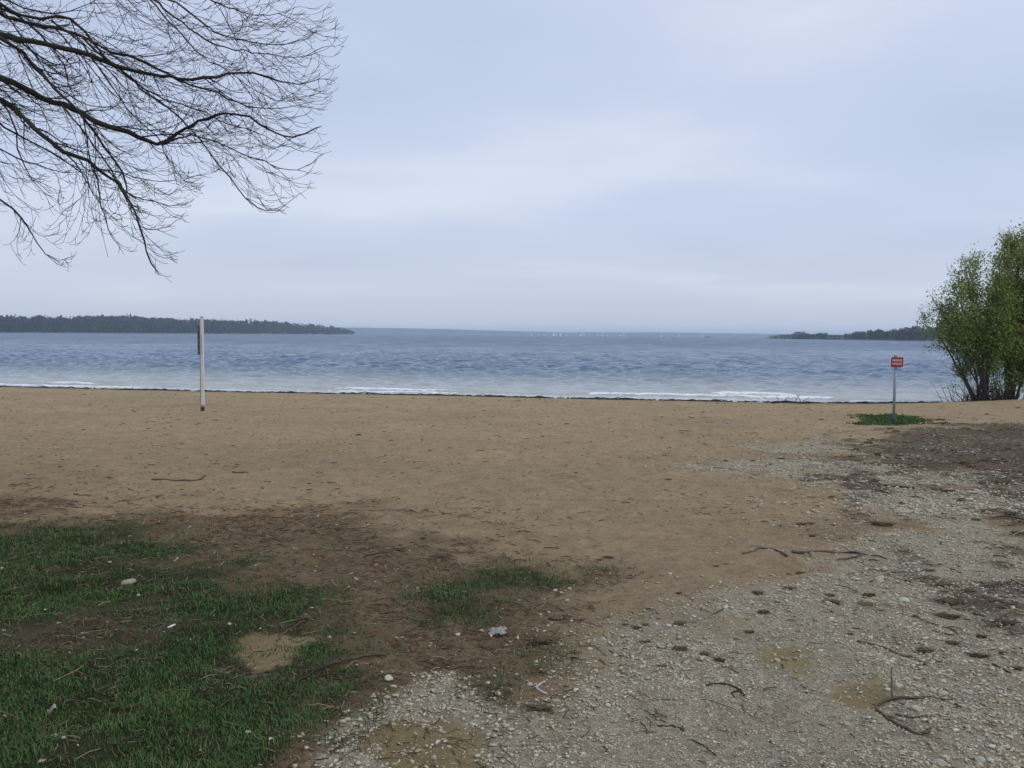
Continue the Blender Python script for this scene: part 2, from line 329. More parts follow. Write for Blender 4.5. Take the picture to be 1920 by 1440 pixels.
M = {}
M['ground'] = ground_material(); M['water'] = water_material()
M['bark'] = simple('grey-green bark', (0.034, 0.034, 0.024), 0.9, 0.35, 40, 0.5)
M['twig'] = simple('dark twig bark', (0.030, 0.026, 0.022), 0.9, 0.3, 30, 0.2)
M['willow_bark'] = simple('willow bark', (0.075, 0.062, 0.043), 0.9, 0.3, 30, 0.3)
M['leaf'] = simple('spring willow leaf', (1, 1, 1), 0.6, 0.15, 3, 0, attr=True)
M['blade'] = simple('grass blade', (1, 1, 1), 0.7, 0.15, 30, 0, attr=True)
M['pebble'] = simple('chalk pebble', (1, 1, 1), 0.95, 0.22, 60, 0.25, attr=True, spec=0.15)
M['stone'] = simple('pale limestone', (0.40, 0.375, 0.295), 0.95, 0.25, 45, 0.4, spec=0.15)
M['stone_tan'] = simple('tan limestone', (0.36, 0.31, 0.20), 0.95, 0.25, 45, 0.4, spec=0.15)
M['stone_white'] = simple('white limestone', (0.46, 0.44, 0.375), 0.95, 0.18, 45, 0.3, spec=0.15)
M['stone_grey'] = simple('grey limestone', (0.30, 0.28, 0.22), 0.95, 0.25, 45, 0.4, spec=0.15)
M['stick'] = simple('weathered stick', (0.105, 0.082, 0.056), 0.95, 0.4, 60, 0.4)
M['stick_dark'] = simple('wet dark stick', (0.035, 0.029, 0.023), 0.9, 0.3, 60, 0.3)
M['litter'] = simple('dry litter', (1, 1, 1), 0.95, 0.3, 50, 0.1, attr=True)
M['clod'] = simple('dried weed clod', (0.17, 0.132, 0.082), 1.0, 0.45, 55, 0.8, spec=0.05)
M['post'] = simple('weathered pale grey post', (0.60, 0.59, 0.57), 0.7, 0.16, 14, 0.1, stretch=(3, 3, 0.4))
M['post_wood'] = simple('sandy bare timber', (0.30, 0.235, 0.15), 0.9, 0.2, 30, 0.2)
M['rust'] = simple('rusty brown steel', (0.075, 0.045, 0.026), 0.9, 0.4, 60, 0.3)
M['darkgrey'] = simple('dark grey steel rail', (0.065, 0.075, 0.085), 0.7, 0.25, 20, 0.1)
M['galv'] = simple('galvanised steel', (0.26, 0.29, 0.34), 0.55, 0.15, 25, 0.08, metallic=0.25)
M['red'] = simple('red sign enamel', (0.30, 0.014, 0.022), 0.5, 0.12, 12, 0.02)
M['white'] = simple('white paint', (0.75, 0.74, 0.72), 0.6, 0.08, 20, 0.02)
M['sail'] = simple('white sailcloth', (0.82, 0.83, 0.86), 0.8, 0.05, 1, 0)
M['hull'] = simple('dark boat hull', (0.10, 0.12, 0.17), 0.5, 0.1, 2, 0)
M['wood_far'] = simple('far bare woodland', (1, 1, 1), 1.0, 0.35, 0.25, 0, attr=True, spec=0.0)
M['hill'] = simple('far shore', (0.12, 0.118, 0.115), 1.0, 0.3, 0.01, 0, spec=0.0)
M['paper'] = simple('dirty paper', (0.27, 0.26, 0.225), 0.8, 0.3, 60, 0.2)
M['plastic'] = simple('white plastic', (0.38, 0.375, 0.345), 0.5, 0.08, 30, 0.05, spec=0.5)

# ------------------------------------------------------------------ mesh helpers
def tag(o, label=None, cat=None, group=None, kind=None):
    if label: o['label'] = label
    if cat: o['category'] = cat
    if group: o['group'] = group
    if kind: o['kind'] = kind
    return o
def link(name, me, mat=None, parent=None, smooth=False):
    o = bpy.data.objects.new(name, me); COL.objects.link(o)
    if mat and not me.materials: me.materials.append(mat)
    if smooth: me.polygons.foreach_set('use_smooth', [True] * len(me.polygons))
    if parent: o.parent = parent
    return o
def empty(name, loc, rz=0):
    o = bpy.data.objects.new(name, None); COL.objects.link(o); o.location = loc; o.rotation_euler.z = rz; o.empty_display_size = 0.2
    return o
def np_mesh(name, V, Fc, k, cols=None, attr='Col'):
    """V (n,3), Fc (m,k) faces of k corners"""
    V = np.asarray(V, np.float32); Fc = np.asarray(Fc, np.int32)
    me = bpy.data.meshes.new(name)
    me.vertices.add(len(V)); me.vertices.foreach_set('co', V.ravel())
    me.loops.add(Fc.size); me.loops.foreach_set('vertex_index', Fc.ravel())
    me.polygons.add(len(Fc)); me.polygons.foreach_set('loop_start', np.arange(len(Fc), dtype=np.int32) * k)
    me.update(calc_edges=True)
    if cols is not None:
        a = me.color_attributes.new(attr, 'FLOAT_COLOR', 'POINT')
        c = np.ones((len(V), 4), np.float32); c[:, :3] = cols; a.data.foreach_set('color', c.ravel())
    return me
class Acc:
    def __init__(s): s.v = []; s.f = []; s.c = []
    def tube(s, pts, rad, sides=5, col=None, cap=True):
        n = len(pts); b = len(s.v)
        for i, p in enumerate(pts):
            p = Vector(p)
            t = (Vector(pts[min(i + 1, n - 1)]) - Vector(pts[max(i - 1, 0)]))
            t = t.normalized() if t.length > 1e-9 else Vector((0, 0, 1))
            a = t.cross(Vector((0.13, 0.21, 1)) if abs(t.z) < 0.9 else Vector((1, 0.1, 0))).normalized(); c = t.cross(a)
            r = rad[i]
            for k in range(sides):
                th = 2 * math.pi * k / sides
                s.v.append(tuple(p + (a * math.cos(th) + c * math.sin(th)) * r))
                if col: s.c.append(col)
        for i in range(n - 1):
            for k in range(sides):
                k2 = (k + 1) % sides
                s.f.append((b + i * sides + k, b + i * sides + k2, b + (i + 1) * sides + k2, b + (i + 1) * sides + k))
        if cap:
            s.f.append(tuple(b + k for k in range(sides))[::-1]); s.f.append(tuple(b + (n - 1) * sides + k for k in range(sides)))
    def poly(s, vs, col=None):
        b = len(s.v); s.v += [tuple(x) for x in vs]; s.f.append(tuple(range(b, b + len(vs))))
        if col: s.c += [col] * len(vs)
    def build(s, name, mat, parent=None, smooth=False, origin=None):
        me = bpy.data.meshes.new(name)
        if origin is not None:
            o_ = Vector(origin); vv = [tuple(Vector(p) - o_) for p in s.v]
        else: vv = s.v
        me.from_pydata(vv, [], s.f); me.update()
        if s.c:
            a = me.color_attributes.new('Col', 'FLOAT_COLOR', 'POINT')
            a.data.foreach_set('color', np.array([(*c, 1) for c in s.c], np.float32).ravel())
        o = link(name, me, mat, parent, smooth)
        if origin is not None: o.location = origin
        return o
def bm_obj(name, bm, mat, parent=None, smooth=False):
    me = bpy.data.meshes.new(name); bm.to_mesh(me); bm.free(); return link(name, me, mat, parent, smooth)
def box_bm(x0, x1, y0, y1, z0, z1, bevel=0):
    bm = bmesh.new(); bmesh.ops.create_cube(bm, size=1)
    for v in bm.verts: v.co = Vector(((x0 + x1) / 2 + v.co.x * (x1 - x0), (y0 + y1) / 2 + v.co.y * (y1 - y0), (z0 + z1) / 2 + v.co.z * (z1 - z0)))
    if bevel: bmesh.ops.bevel(bm, geom=bm.edges[:], offset=bevel, segments=2, affect='EDGES', profile=0.5)
    return bm
def cyl_bm(r, z0, z1, seg=16, x=0, y=0):
    bm = bmesh.new(); bmesh.ops.create_cone(bm, cap_ends=True, segments=seg, radius1=r, radius2=r, depth=z1 - z0)
    for v in bm.verts: v.co += Vector((x, y, (z0 + z1) / 2))
    return bm

# ================================================================== SETTING
def make_ground():
    # lines crowd together near the place the photograph was taken from and thin out towards the horizon
    def growing(a, b, s0, g):
        out = [a]; s = s0
        while out[-1] < b: out.append(out[-1] + s); s = s0 + g * (out[-1] - a)
        return out
    ys = growing(2.6, 46, 0.016, 0.0062)
    far = growing(46.5, 6500, 4, 0.25); far[-1] = 6500
    back = [-v for v in growing(-2.4, 300, 0.25, 0.2)][::-1]
    ys = np.array(back + ys + far)
    xh = growing(0.0, 2.6, 0.017, 0.0)
    xh = xh + growing(xh[-1] + 0.017, 34, 0.017, 0.016); xh = xh + growing(xh[-1] + 1, 6800, 4, 0.3)
    xh[-1] = 6800
    xs = np.array([-v for v in xh[1:]][::-1] + xh)
    X, Y = np.meshgrid(xs, ys); x = X.ravel(); y = Y.ravel()
    z = ground_z(x, y)
    mk = masks(x, y)
    nx, ny = len(xs), len(ys)
    idx = np.arange(nx * ny).reshape(ny, nx)
    Fc = np.stack([idx[:-1, :-1], idx[:-1, 1:], idx[1:, 1:], idx[1:, :-1]], -1).reshape(-1, 4)
    z = z + 0.012 * mk['soil'] * (fbm(x / 0.06, y / 0.06, 2, 77) - 0.5) * (y < 14) + 0.06 * mk['dark'] * (fbm(x / 0.35, y / 0.35, 4, 78, 0.6) - 0.5)
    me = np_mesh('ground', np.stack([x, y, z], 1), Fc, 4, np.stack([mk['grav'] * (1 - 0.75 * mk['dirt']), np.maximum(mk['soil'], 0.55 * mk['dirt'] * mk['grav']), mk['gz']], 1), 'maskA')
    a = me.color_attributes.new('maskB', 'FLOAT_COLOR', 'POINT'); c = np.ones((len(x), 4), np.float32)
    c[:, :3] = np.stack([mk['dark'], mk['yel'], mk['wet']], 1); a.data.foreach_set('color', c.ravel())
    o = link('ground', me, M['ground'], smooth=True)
    tag(o, 'brown sand beach with chalk gravel, bare earth and worn turf', 'beach', kind='structure')
    return o
GROUND = make_ground()

def make_water():
    so = [0.0]
    while so[-1] < 400: so.append(so[-1] + 0.065 + 0.0058 * so[-1])
    while so[-1] < 6200: so.append(so[-1] * 1.045)
    so = np.array(so); so[-1] = 6200
    ts = np.linspace(-1.0, 1.0, 470)
    S, T = np.meshgrid(so, ts, indexing='ij')
    x = T * (36 + S); s = S - 1.0                          # s: metres offshore
    y = shore_y(x) * np.exp(-S / 150) + 36.8 * (1 - np.exp(-S / 150)) + s
    row = 0.065 + 0.0058 * S; colw = (36 + S) * (ts[1] - ts[0])
    z = np.zeros_like(x); dxx = np.zeros_like(x)
    wr = np.random.default_rng(3)
    deepf = sstep(1, 22, s)
    env = 0.85 + 0.3 * fbm(x / 8, y / 8, 3, 91)
    for i in range(60):
        lam = 0.8 * (3.0 / 0.8) ** wr.random(); th = wr.normal(0, 0.5); k = 2 * math.pi / lam
        amp = 0.0096 * lam ** 0.55 * (0.5 + wr.random())
        ph = wr.random() * 6.28
        kx, ky = k * math.sin(th), k * math.cos(th)
        keep = np.clip(1.8 - 4.2 * np.maximum(row, colw * abs(math.sin(th))) / lam, 0, 1)
        arg = kx * x + ky * y + ph + 1.3 * np.sin(0.07 * x + 0.05 * y + i)
        z += amp * keep * (np.sin(arg) - 0.35 * np.cos(2 * arg))
    lost = np.clip((row - 0.25) / 1.0, 0, 1)
    z *= (0.18 + 0.82 * deepf) * env
    z *= sstep(-0.2, 0.7, s)
    # breakers running parallel to the shore
    foam = np.zeros_like(x); face = np.zeros_like(x)
    for j, (s0, a, wd, sd, th0) in enumerate([(1.05, 0.05, 0.18, 5, 0.36), (2.5, 0.09, 0.26, 21, 0.44), (4.6, 0.11, 0.5, 33, 0.58), (8.0, 0.11, 0.8, 47, 0.78)]):
        c0 = s0 + 0.9 * (fbm(x / 7 + j * 5, x * 0 + j, 3, sd) - 0.5) * (1 + 0.4 * j)
        md = fbm(x / 5.5 + 13 * j, x * 0 + 2.2 * j, 3, sd + 3)
        d = (s - c0) / wd
        prof = np.where(d < 0, np.exp(-(d / 0.55) ** 2), np.exp(-(d / 1.5) ** 2))
        up = sstep(th0 - 0.22, th0 + 0.2, md)
        z += a * prof * (0.25 + 0.75 * up)
        br = sstep(th0 - 0.02, th0 + 0.10, md)
        foam = np.maximum(foam, br * np.exp(-((d + 0.35) / 0.62) ** 2) * 0.65)
        face = np.maximum(face, up * (1 - br) * np.exp(-((d + 0.5) / 0.7) ** 2))
    foam = np.maximum(foam, np.exp(-((s - 0.15) / 0.2) ** 2) * 0.46)
    foam = np.maximum(foam, 0.40 * np.exp(-((s - 0.7) / 0.8) ** 2))
    z += 0.05 * foam * (fbm(x / 0.25, y / 0.25, 3, 71)) * (S < 14)
    z += 0.015
    shallow = 1 - sstep(0.5, 36, s + 4 * (fbm(x / 9, y / 5, 3, 15) - 0.5))
    shallow = np.clip(shallow * 0.78 + 0.5 * face, 0, 1)
    n0, n1 = x.shape; idx = np.arange(n0 * n1).reshape(n0, n1)
    Fc = np.stack([idx[:-1, :-1], idx[:-1, 1:], idx[1:, 1:], idx[1:, :-1]], -1).reshape(-1, 4)
    me = np_mesh('lake_water', np.stack([x.ravel(), y.ravel(), z.ravel()], 1), Fc, 4, np.stack([shallow.ravel(), foam.ravel(), lost.ravel()], 1), 'wat')
    o = link('lake_water', me, M['water'], smooth=True)
    tag(o, 'choppy blue grey lake with small breakers along the beach', 'lake', kind='structure')
make_water()

def far_shore():
    # low wooded rise on the other side of the lake, 4 to 5 km off
    acc_v = []; acc_f = []
    pxs = np.arange(560, 1980, 6)
    top = np.interp(pxs, [560, 680, 780, 860, 960, 1050, 1150, 1250, 1400, 1500, 1980], [614, 614.5, 616, 618, 621, 623, 623, 623.5, 625.5, 627, 632])
    dist = np.interp(pxs, [560, 800, 1000, 1400, 1980], [4200, 4500, 4600, 4600, 4400])
    V = []; n = len(pxs)
    for px, tp, D in zip(pxs, top, dist):
        p = at_y(px, tp, D); x = p.x; zt = p.z + 1.6 * (random.random() - 0.3)
        V += [(x, D - 60, -0.5), (x, D - 55, zt * 0.35), (x, D, zt), (x, D + 300, zt * 1.02), (x, D + 700, -0.5)]
    V = np.array(V); idx = np.arange(n * 5).reshape(n, 5)
    Fc = np.stack([idx[:-1, :-1], idx[1:, :-1], idx[1:, 1:], idx[:-1, 1:]], -1).reshape(-1, 4)
    o = link('far_hills', np_mesh('far_hills', V, Fc, 4), M['hill'])
    tag(o, 'long low wooded rise fading into haze across the lake', 'hills', kind='structure')
far_shore()

# ------------------------------------------------------------------ far woods: crowns as clouds of small twig and leaf facets
def crown_cloud(A, cx, cy, z0, h, w, col, n, conifer=False):
    """A: lists V, C of triangles.  n facets spread through a crown volume"""
    u = rng.random(n); th = rng.random(n) * 6.283
    if conifer:
        zz = z0 + h * u; rr = (1 - u) * w * 0.5 * np.sqrt(rng.random(n))
    else:
        zz = z0 + h * (0.05 + 0.95 * u)
        prof = np.sqrt(np.clip(1 - ((u - 0.55) / 0.5) ** 2, 0.05, 1)) * (0.8 + 0.4 * rng.random(n))
        rr = prof * w * 0.5 * np.sqrt(rng.random(n))
    c = np.stack([cx + rr * np.cos(th), cy + rr * np.sin(th), zz], 1)
    s = h * (0.055 + 0.07 * rng.random((n, 1)))
    for k in range(3):
        A['t'].append(c + rng.normal(0, 1, (n, 3)) * s * np.array([1, 1, 0.9]))
    j = 0.75 + 0.5 * rng.random((n, 1))
    A['c'].append(np.array(col)[None, :] * j)
def cloud_mesh(name, A):
    V = []; C = []
    for i in range(0, len(A['t']), 3):
        t3 = np.stack(A['t'][i:i + 3], 1).reshape(-1, 3); V.append(t3); C.append(np.repeat(A['c'][i // 3], 3, 0))
    V = np.concatenate(V); C = np.concatenate(C)
    return np_mesh(name, V, np.arange(len(V)).reshape(-1, 3), 3, C)
def wood(name, px0, px1, dist, top, bot, ntree, label, nfac=70, cons=()):
    A = {'t': [], 'c': []}
    for i in range(ntree):
        px = px0 + (px1 - px0) * random.random(); D0 = float(dist(px))
        depth = random.random() ** 1.5
        D = D0 * (1 + 0.12 * depth) + 2
        base = max(0.1, 0.2 + 0.25 * depth * (at_y(px, top(px), D0).z))
        H = (at_y(px, top(px), D).z) - base
        H *= (0.72 + 0.34 * random.random()) * (0.75 + 0.25 * depth) if depth < 0.5 else (0.86 + 0.2 * random.random())
        if H < 1.2: H = 1.2
        p = at_y(px, 640, D)
        g = random.random()
        col = (0.026, 0.027, 0.024) if g < 0.55 else ((0.028, 0.037, 0.02) if g < 0.85 else (0.055, 0.052, 0.042)); col = tuple(c_ * random.choice((0.6, 0.85, 1.0, 1.25, 1.7)) for c_ in col) if g < 2 else col
        crown_cloud(A, p.x, D, base - 0.2, H, H * (0.55 + 0.4 * random.random()), col, nfac)
    for px, hh in cons:
        D = float(dist(px)) * 1.05; p = at_y(px, top(px) - hh, D); crown_cloud(A, p.x, D, p.z * 0.35, p.z * 0.65, p.z * 0.26, (0.03, 0.042, 0.03), 90, True)
    o = link(name, cloud_mesh(name, A), M['wood_far']); tag(o, label, 'woodland', kind='stuff')
topL = lambda px: np.interp(px, [-300, 0, 120, 230, 310, 420, 530, 600, 640, 668], [590, 592.5, 595, 593.5, 597.5, 601.5, 604.5, 609.5, 614.5, 622])
disL = lambda px: np.interp(px, [-300, 0, 400, 640, 670], [760, 930, 1180, 1600, 1720])
wood('far_wood', -280, 664, disL, topL, None, 1500, 'long dark bare wood along the lake shore behind the pale beach post', 60, [(462, 3), (470, 3.5), (478, 4), (497, 3), (150, 1), (620, 2)])
topR = lambda px: np.interp(px, [1570, 1590, 1620, 1680, 1720, 1760, 1900, 2150], [630, 625, 620, 617, 613, 611, 606, 598])
disR = lambda px: np.interp(px, [1570, 1700, 1900, 2150], [860, 720, 620, 540])
wood('far_wood', 1578, 2140, disR, topR, None, 520, 'dark green wood on the far shore behind the red sign', 80)
# land under the far woods
def bank(name, fn_d, px0, px1, label):
    pts = np.arange(px0, px1 + 1, 15); V = []
    for px in pts:
        D = float(fn_d(px)); p = at_y(px, 640, D); k = 1 + 0.0
        V += [(p.x, D - 6, -0.6), (p.x, D - 3, 0.45), (p.x * 1.06, D * 1.06, 3.0), (p.x * 1.16, D * 1.16, 4.0), (p.x * 1.2, D * 1.2, -0.6)]
    n = len(pts); V = np.array(V); idx = np.arange(n * 5).reshape(n, 5)
    Fc = np.stack([idx[:-1, :-1], idx[1:, :-1], idx[1:, 1:], idx[:-1, 1:]], -1).reshape(-1, 4)
    tag(link(name, np_mesh(name, V, Fc, 4), M['hill']), label, 'shore', kind='structure')
bank('far_bank', disL, -300, 668, 'low bank under the long bare wood across the lake')
bank('far_bank', disR, 1574, 2150, 'low bank under the dark green wood across the lake')
# islet shrubs on the right: each a thing
for px, tp, bt, wpx in [(1452, 629.5, 634.5, 14), (1470, 628, 635, 18), (1487, 627, 635, 16), (1501, 623, 635.5, 17), (1514, 627, 635.5, 14), (1527, 627, 636, 16), (1541, 625, 636, 14), (1554, 629, 637, 20), (1566, 628, 637, 16)]:
    D = 1040 - (px - 1440) * 1.1; A = {'t': [], 'c': []}
    p = at_y(px, tp, D); h = max(p.z, 2.5)
    r_ = empty('island_shrub', (p.x, D, 0.3))
    crown_cloud(A, 0, 0, -0.3, h, wpx * D / F * 2.0, (0.03, 0.033, 0.026), 600)
    link('crown', cloud_mesh('crown', A), M['wood_far'], r_)
    t_ = Acc(); t_.tube([(0, 0, -0.6), (0.1, 0, h * 0.5)], [0.25, 0.12], 5); t_.build('trunk', M['twig'], r_)
    tag(r_, 'small grey shrub on the low islet off the wooded point', 'shrub', 'shrubs on the low islet')
isl = Acc(); ipts = [(1440, 1040), (1470, 1010), (1520, 960), (1575, 900)]
V = []
for px, D in ipts:
    p = at_y(px, 640, D); V += [(p.x, D - 7, -0.6), (p.x, D - 4, 0.35), (p.x, D + 12, 0.5), (p.x, D + 16, -0.6)]
idx = np.arange(16).reshape(4, 4)
tag(link('islet', np_mesh('islet', np.array(V), np.stack([idx[:-1, :-1], idx[1:, :-1], idx[1:, 1:], idx[:-1, 1:]], -1).reshape(-1, 4), 4), M['hill']), 'low islet carrying grey shrubs off the wooded point', 'islet', kind='structure')

# ------------------------------------------------------------------ bare tree on the left
def smooth_path(pts, n):
    pts = [Vector(p) for p in pts]
    d = [0]
    for a, b in zip(pts, pts[1:]): d.append(d[-1] + (b - a).length)
    out = []
    for i in range(n):
        s = d[-1] * i / (n - 1); k = 0
        while k < len(pts) - 2 and d[k + 1] < s: k += 1
        t = (s - d[k]) / max(d[k + 1] - d[k], 1e-9)
        p0 = pts[max(k - 1, 0)]; p1 = pts[k]; p2 = pts[k + 1]; p3 = pts[min(k + 2, len(pts) - 1)]
        out.append(0.5 * ((2 * p1) + (p2 - p0) * t + (2 * p0 - 5 * p1 + 4 * p2 - p3) * t * t + (3 * p1 - p0 - 3 * p2 + p3) * t ** 3))
    return out, d[-1]

def bare_tree():
    Z = 2.572
    trunk_base = Vector((-9.6, 9.6, float(ground_z(-9.6, 9.6))))
    root = empty('bare_tree', trunk_base)
    tag(root, 'bare spring tree with long drooping limbs overhanging the beach', 'tree')
    INV = Matrix.Translation(-trunk_base)
    loc = lambda p: Vector(p) - trunk_base
    tk = Acc(); tp = [(0, 0, -0.3), (0.03, 0, 0.4), (0.1, 0.05, 2), (0.05, 0.1, 4), (0.2, 0.1, 6.0), (0.15, 0, 8.0), (0.4, 0.1, 10.5), (0.5, 0.2, 12)]
    sp, _ = smooth_path(tp, 22)
    tk.tube(sp, list(np.interp(np.linspace(0, 1, 22), [0, 0.06, 0.5, 1], [0.40, 0.29, 0.2, 0.03])), 14)
    tk.build('trunk', M['bark'], root, True)
    # traced limbs: zoomed-photo coordinates, distance from the lens plane, radius at the frame edge and at the tip
    limbs = [
        (9.4, .038, .006, 5.6, [(0, 165), (120, 195), (240, 215), (340, 235), (430, 270), (520, 300), (620, 335), (750, 360), (850, 370), (930, 382), (1020, 370), (1110, 352), (1220, 348), (1340, 385), (1430, 400), (1540, 380)]),
        (9.6, .040, .012, 5.2, [(0, 380), (70, 400), (150, 445), (230, 490), (300, 500), (380, 545), (450, 580), (540, 610), (640, 650), (720, 680), (785, 695), (860, 640), (930, 602), (1010, 565), (1110, 545), (1210, 570), (1330, 640), (1420, 660), (1520, 620)]),
        (9.2, .034, .008, 4.6, [(0, 480), (80, 540), (140, 590), (200, 650), (280, 710), (370, 760), (440, 778), (500, 840), (570, 880), (620, 960), (660, 1050), (690, 1150), (710, 1230), (760, 1310)]),
        (9.9, .026, .005, 6.2, [(0, 60), (60, 85), (200, 120), (330, 155), (450, 200), (560, 260), (680, 290), (800, 350), (930, 410), (1040, 450), (1150, 500), (1260, 520), (1380, 520), (1500, 490)]),
        (9.0, .023, .006, 5.9, [(0, 190), (90, 240), (180, 330), (240, 400), (300, 460), (360, 520), (420, 590), (470, 660), (530, 740), (590, 830), (620, 930), (700, 960), (800, 990), (900, 980)]),
        (9.7, .018, .005, 6.6, [(90, 70), (310, 80), (430, 170), (500, 270), (600, 350), (700, 440), (800, 510), (900, 600), (980, 690), (1060, 790), (1130, 880), (1180, 950), (1230, 990), (1310, 1020), (1390, 985), (1430, 940)]),
        (9.3, .016, .005, 7.2, [(300, -120), (520, -60), (740, 0), (800, 50), (880, 110), (960, 170), (1060, 220), (1200, 250), (1330, 270), (1450, 275), (1560, 230)]),
        (9.8, .016, .005, 7.4, [(420, -140), (650, -70), (860, 20), (960, 100), (1040, 160), (1150, 185), (1300, 215), (1420, 200), (1520, 150)]),
        (9.5, .014, .004, 4.0, [(-150, 880), (0, 960), (60, 1010), (100, 1050), (150, 1130), (200, 1200), (270, 1262), (350, 1235)]),
        (9.1, .013, .004, 4.2, [(-150, 640), (0, 720), (100, 770), (200, 800), (300, 830), (420, 825)]),
        (9.6, .014, .004, 4.8, [(-100, 520), (0, 590), (60, 640), (160, 690), (260, 735), (350, 800), (430, 860), (400, 940), (330, 1010)]),
        (9.9, .013, .004, 7.6, [(760, -150), (900, -60), (1050, 20), (1180, 60), (1310, 70), (1420, 40)]),
        (9.2, .010, .004, 6.8, [(640, -100), (760, 40), (900, 190), (1000, 290), (1120, 350), (1240, 440), (1370, 490), (1480, 470)]),
        (9.5, .012, .004, 6.0, [(250, 100), (380, 200), (480, 330), (560, 450), (650, 560), (740, 640), (800, 740), (860, 850), (940, 900)]),
        (9.4, .012, .004, 5.4, [(300, 500), (370, 600), (440, 690), (520, 790), (580, 890), (620, 1000), (680, 1090), (760, 1110), (850, 1060)]),
        (9.7, .012, .004, 5.8, [(400, 180), (530, 300), (660, 400), (800, 480), (960, 530), (1100, 600), (1250, 640), (1360, 700), (1440, 690)]),
        (9.3, .012, .004, 5.0, [(785, 695), (900, 660), (1000, 670), (1120, 720), (1250, 770), (1370, 810), (1470, 810), (1560, 740)]),
        (9.6, .011, .004, 4.6, [(440, 778), (470, 870), (480, 960), (510, 1060), (540, 1150), (590, 1205)]),
        (9.5, .013, .004, 4.9, [(-100, 430), (0, 500), (60, 600), (90, 720), (130, 830), (180, 900), (260, 960)]),
        (9.2, .014, .004, 7.8, [(-100, -60), (60, 10), (200, 60), (330, 60), (450, 10), (560, 20), (640, 90)]),
        (9.8, .014, .004, 7.0, [(-100, -20), (100, 90), (220, 190), (300, 300), (330, 420), (380, 500)]),
    ]
    envp = [(-2500, -1500), (1400, -1500), (1560, -100), (1620, 60), (1690, 150), (1650, 330), (1610, 480), (1560, 600), (1605, 680), (1560, 780), (1530, 880), (1440, 960), (1390, 1010), (1280, 1040), (1190, 980), (1110, 880), (1010, 820), (960, 960), (940, 1040), (850, 1080), (880, 1170), (860, 1270), (770, 1330), (700, 1240), (600, 1230), (520, 1190), (440, 1110), (400, 1180), (360, 1270), (270, 1290), (180, 1320), (160, 1400), (60, 1360), (0, 1290), (-2500, 1300)]
    ENV = [(at_y(a / Z, b / Z, 9.5).x, at_y(a / Z, b / Z, 9.5).z) for a, b in envp]
    def inside(p):
        c = False; n = len(ENV); x, z = p.x * 9.5 / p.y, EYE + (p.z - EYE) * 9.5 / p.y
        for i in range(n):
            ax, az = ENV[i]; bx, bz = ENV[(i + 1) % n]
            if (az > z) != (bz > z) and x < (bx - ax) * (z - az) / (bz - az) + ax: c = not c
        return c
    tw = Acc(); rr = random.Random(5)
    def rv(): return Vector((rr.gauss(0, 1), rr.gauss(0, 1), rr.gauss(0, 1)))
    UP = Vector((0, 0, 1))
    cnt = [0]
    def twig(p, d, L, r, level):
        if cnt[0] > 26000: return
        cnt[0] += 1
        q = p + d * L * 0.85 + Vector((0.06 * L, 0, 0.05 * L))
        while L > 0.06 and not inside(q):
            L *= 0.72 + 0.2 * rr.random(); q = p + d * L * 0.85 + Vector((0.06 * L, 0, 0.05 * L))
        step = max(0.035, L / 9); n = max(3, int(L / step)); pts = [p.copy()]; dirs = [d.copy()]
        bend = rv() * 0.05; sag = -0.05 - 0.07 * rr.random(); lift = (0.14 if level == 1 else 0.24) + 0.22 * rr.random()
        q = p.copy()
        for i in range(n):
            t = (i + 1) / n
            d = (d + Vector((0.045, 0, 0)) + UP * (sag if t < 0.5 else lift * (t - 0.35) * 1.6) + bend + rv() * 0.045).normalized()
            q = q + d * step
            if i > 1 and not inside(q) and rr.random() < 0.35: break
            pts.append(q.copy()); dirs.append(d.copy())
        m = len(pts)
        if m < 2: return
        rad = [max(0.0021, r * (1 - 0.7 * i / (m - 1))) for i in range(m)]
        tw.tube([loc(x) for x in pts], rad, 4 if level == 1 else 3, cap=False)
        if level < 4:
            gap = {1: 0.165, 2: 0.21, 3: 0.20}[level]
            k = int(L / gap); side = 1
            for j in range(k):
                f = (j + 0.6 + 0.6 * rr.random()) / (k + 0.4)
                if f < 0.12 or f > 0.97: continue
                i = min(m - 1, int(f * (m - 1)));
                dd = dirs[i]; ax = dd.cross(rv()).normalized(); ang = R(16 + 26 * rr.random())
                nd = (dd * math.cos(ang) + ax * math.sin(ang)).normalized()
                nL = L * (0.34 + 0.46 * rr.random()) * (1.15 - 0.5 * f)
                if level == 3: nL = 0.04 + 0.10 * rr.random()
                if nL < 0.03: continue
                twig(pts[i], nd, nL, max(0.0025, rad[i] * 0.65), level + 1)
    for (D, r0, r1, zt, zp) in limbs:
        wp = [at_y(a / Z, b / Z, D + 0.25 * math.sin(i * 0.9 + D * 7)) for i, (a, b) in enumerate(zp)]
        # carry the limb back to the trunk, out of frame
        ax = trunk_base + Vector((0.1, 0.08, max(2.4, min(9.5, zt + 0.6))))
        if zp[0][0] <= 130:
            full = [ax, ax.lerp(wp[0], 0.35) + Vector((0, 0, 0.18)), ax.lerp(wp[0], 0.7) + Vector((0, 0, 0.12))] + wp
            lead = (wp[0] - ax).length
        else: full = wp; lead = 0
        n = max(16, 3 * len(full)); sp, tot = smooth_path(full, n)
        sp = [p + rv() * 0.008 for p in sp]
        fr = lead / tot
        rad = [float(np.interp(i / (n - 1), [0, max(fr, 1e-4), 1], [r0 * 1.9 if lead else r0, r0 * 0.88, r1 * 0.6])) * (1 + 0.12 * rr.gauss(0, 1)) for i in range(n)]
        lb = Acc(); lb.tube([loc(p) for p in sp], rad, 8); lb.build('limb', M['bark'], root, True)
        k = int(tot / (0.21 if r0 > 0.02 else 0.24))
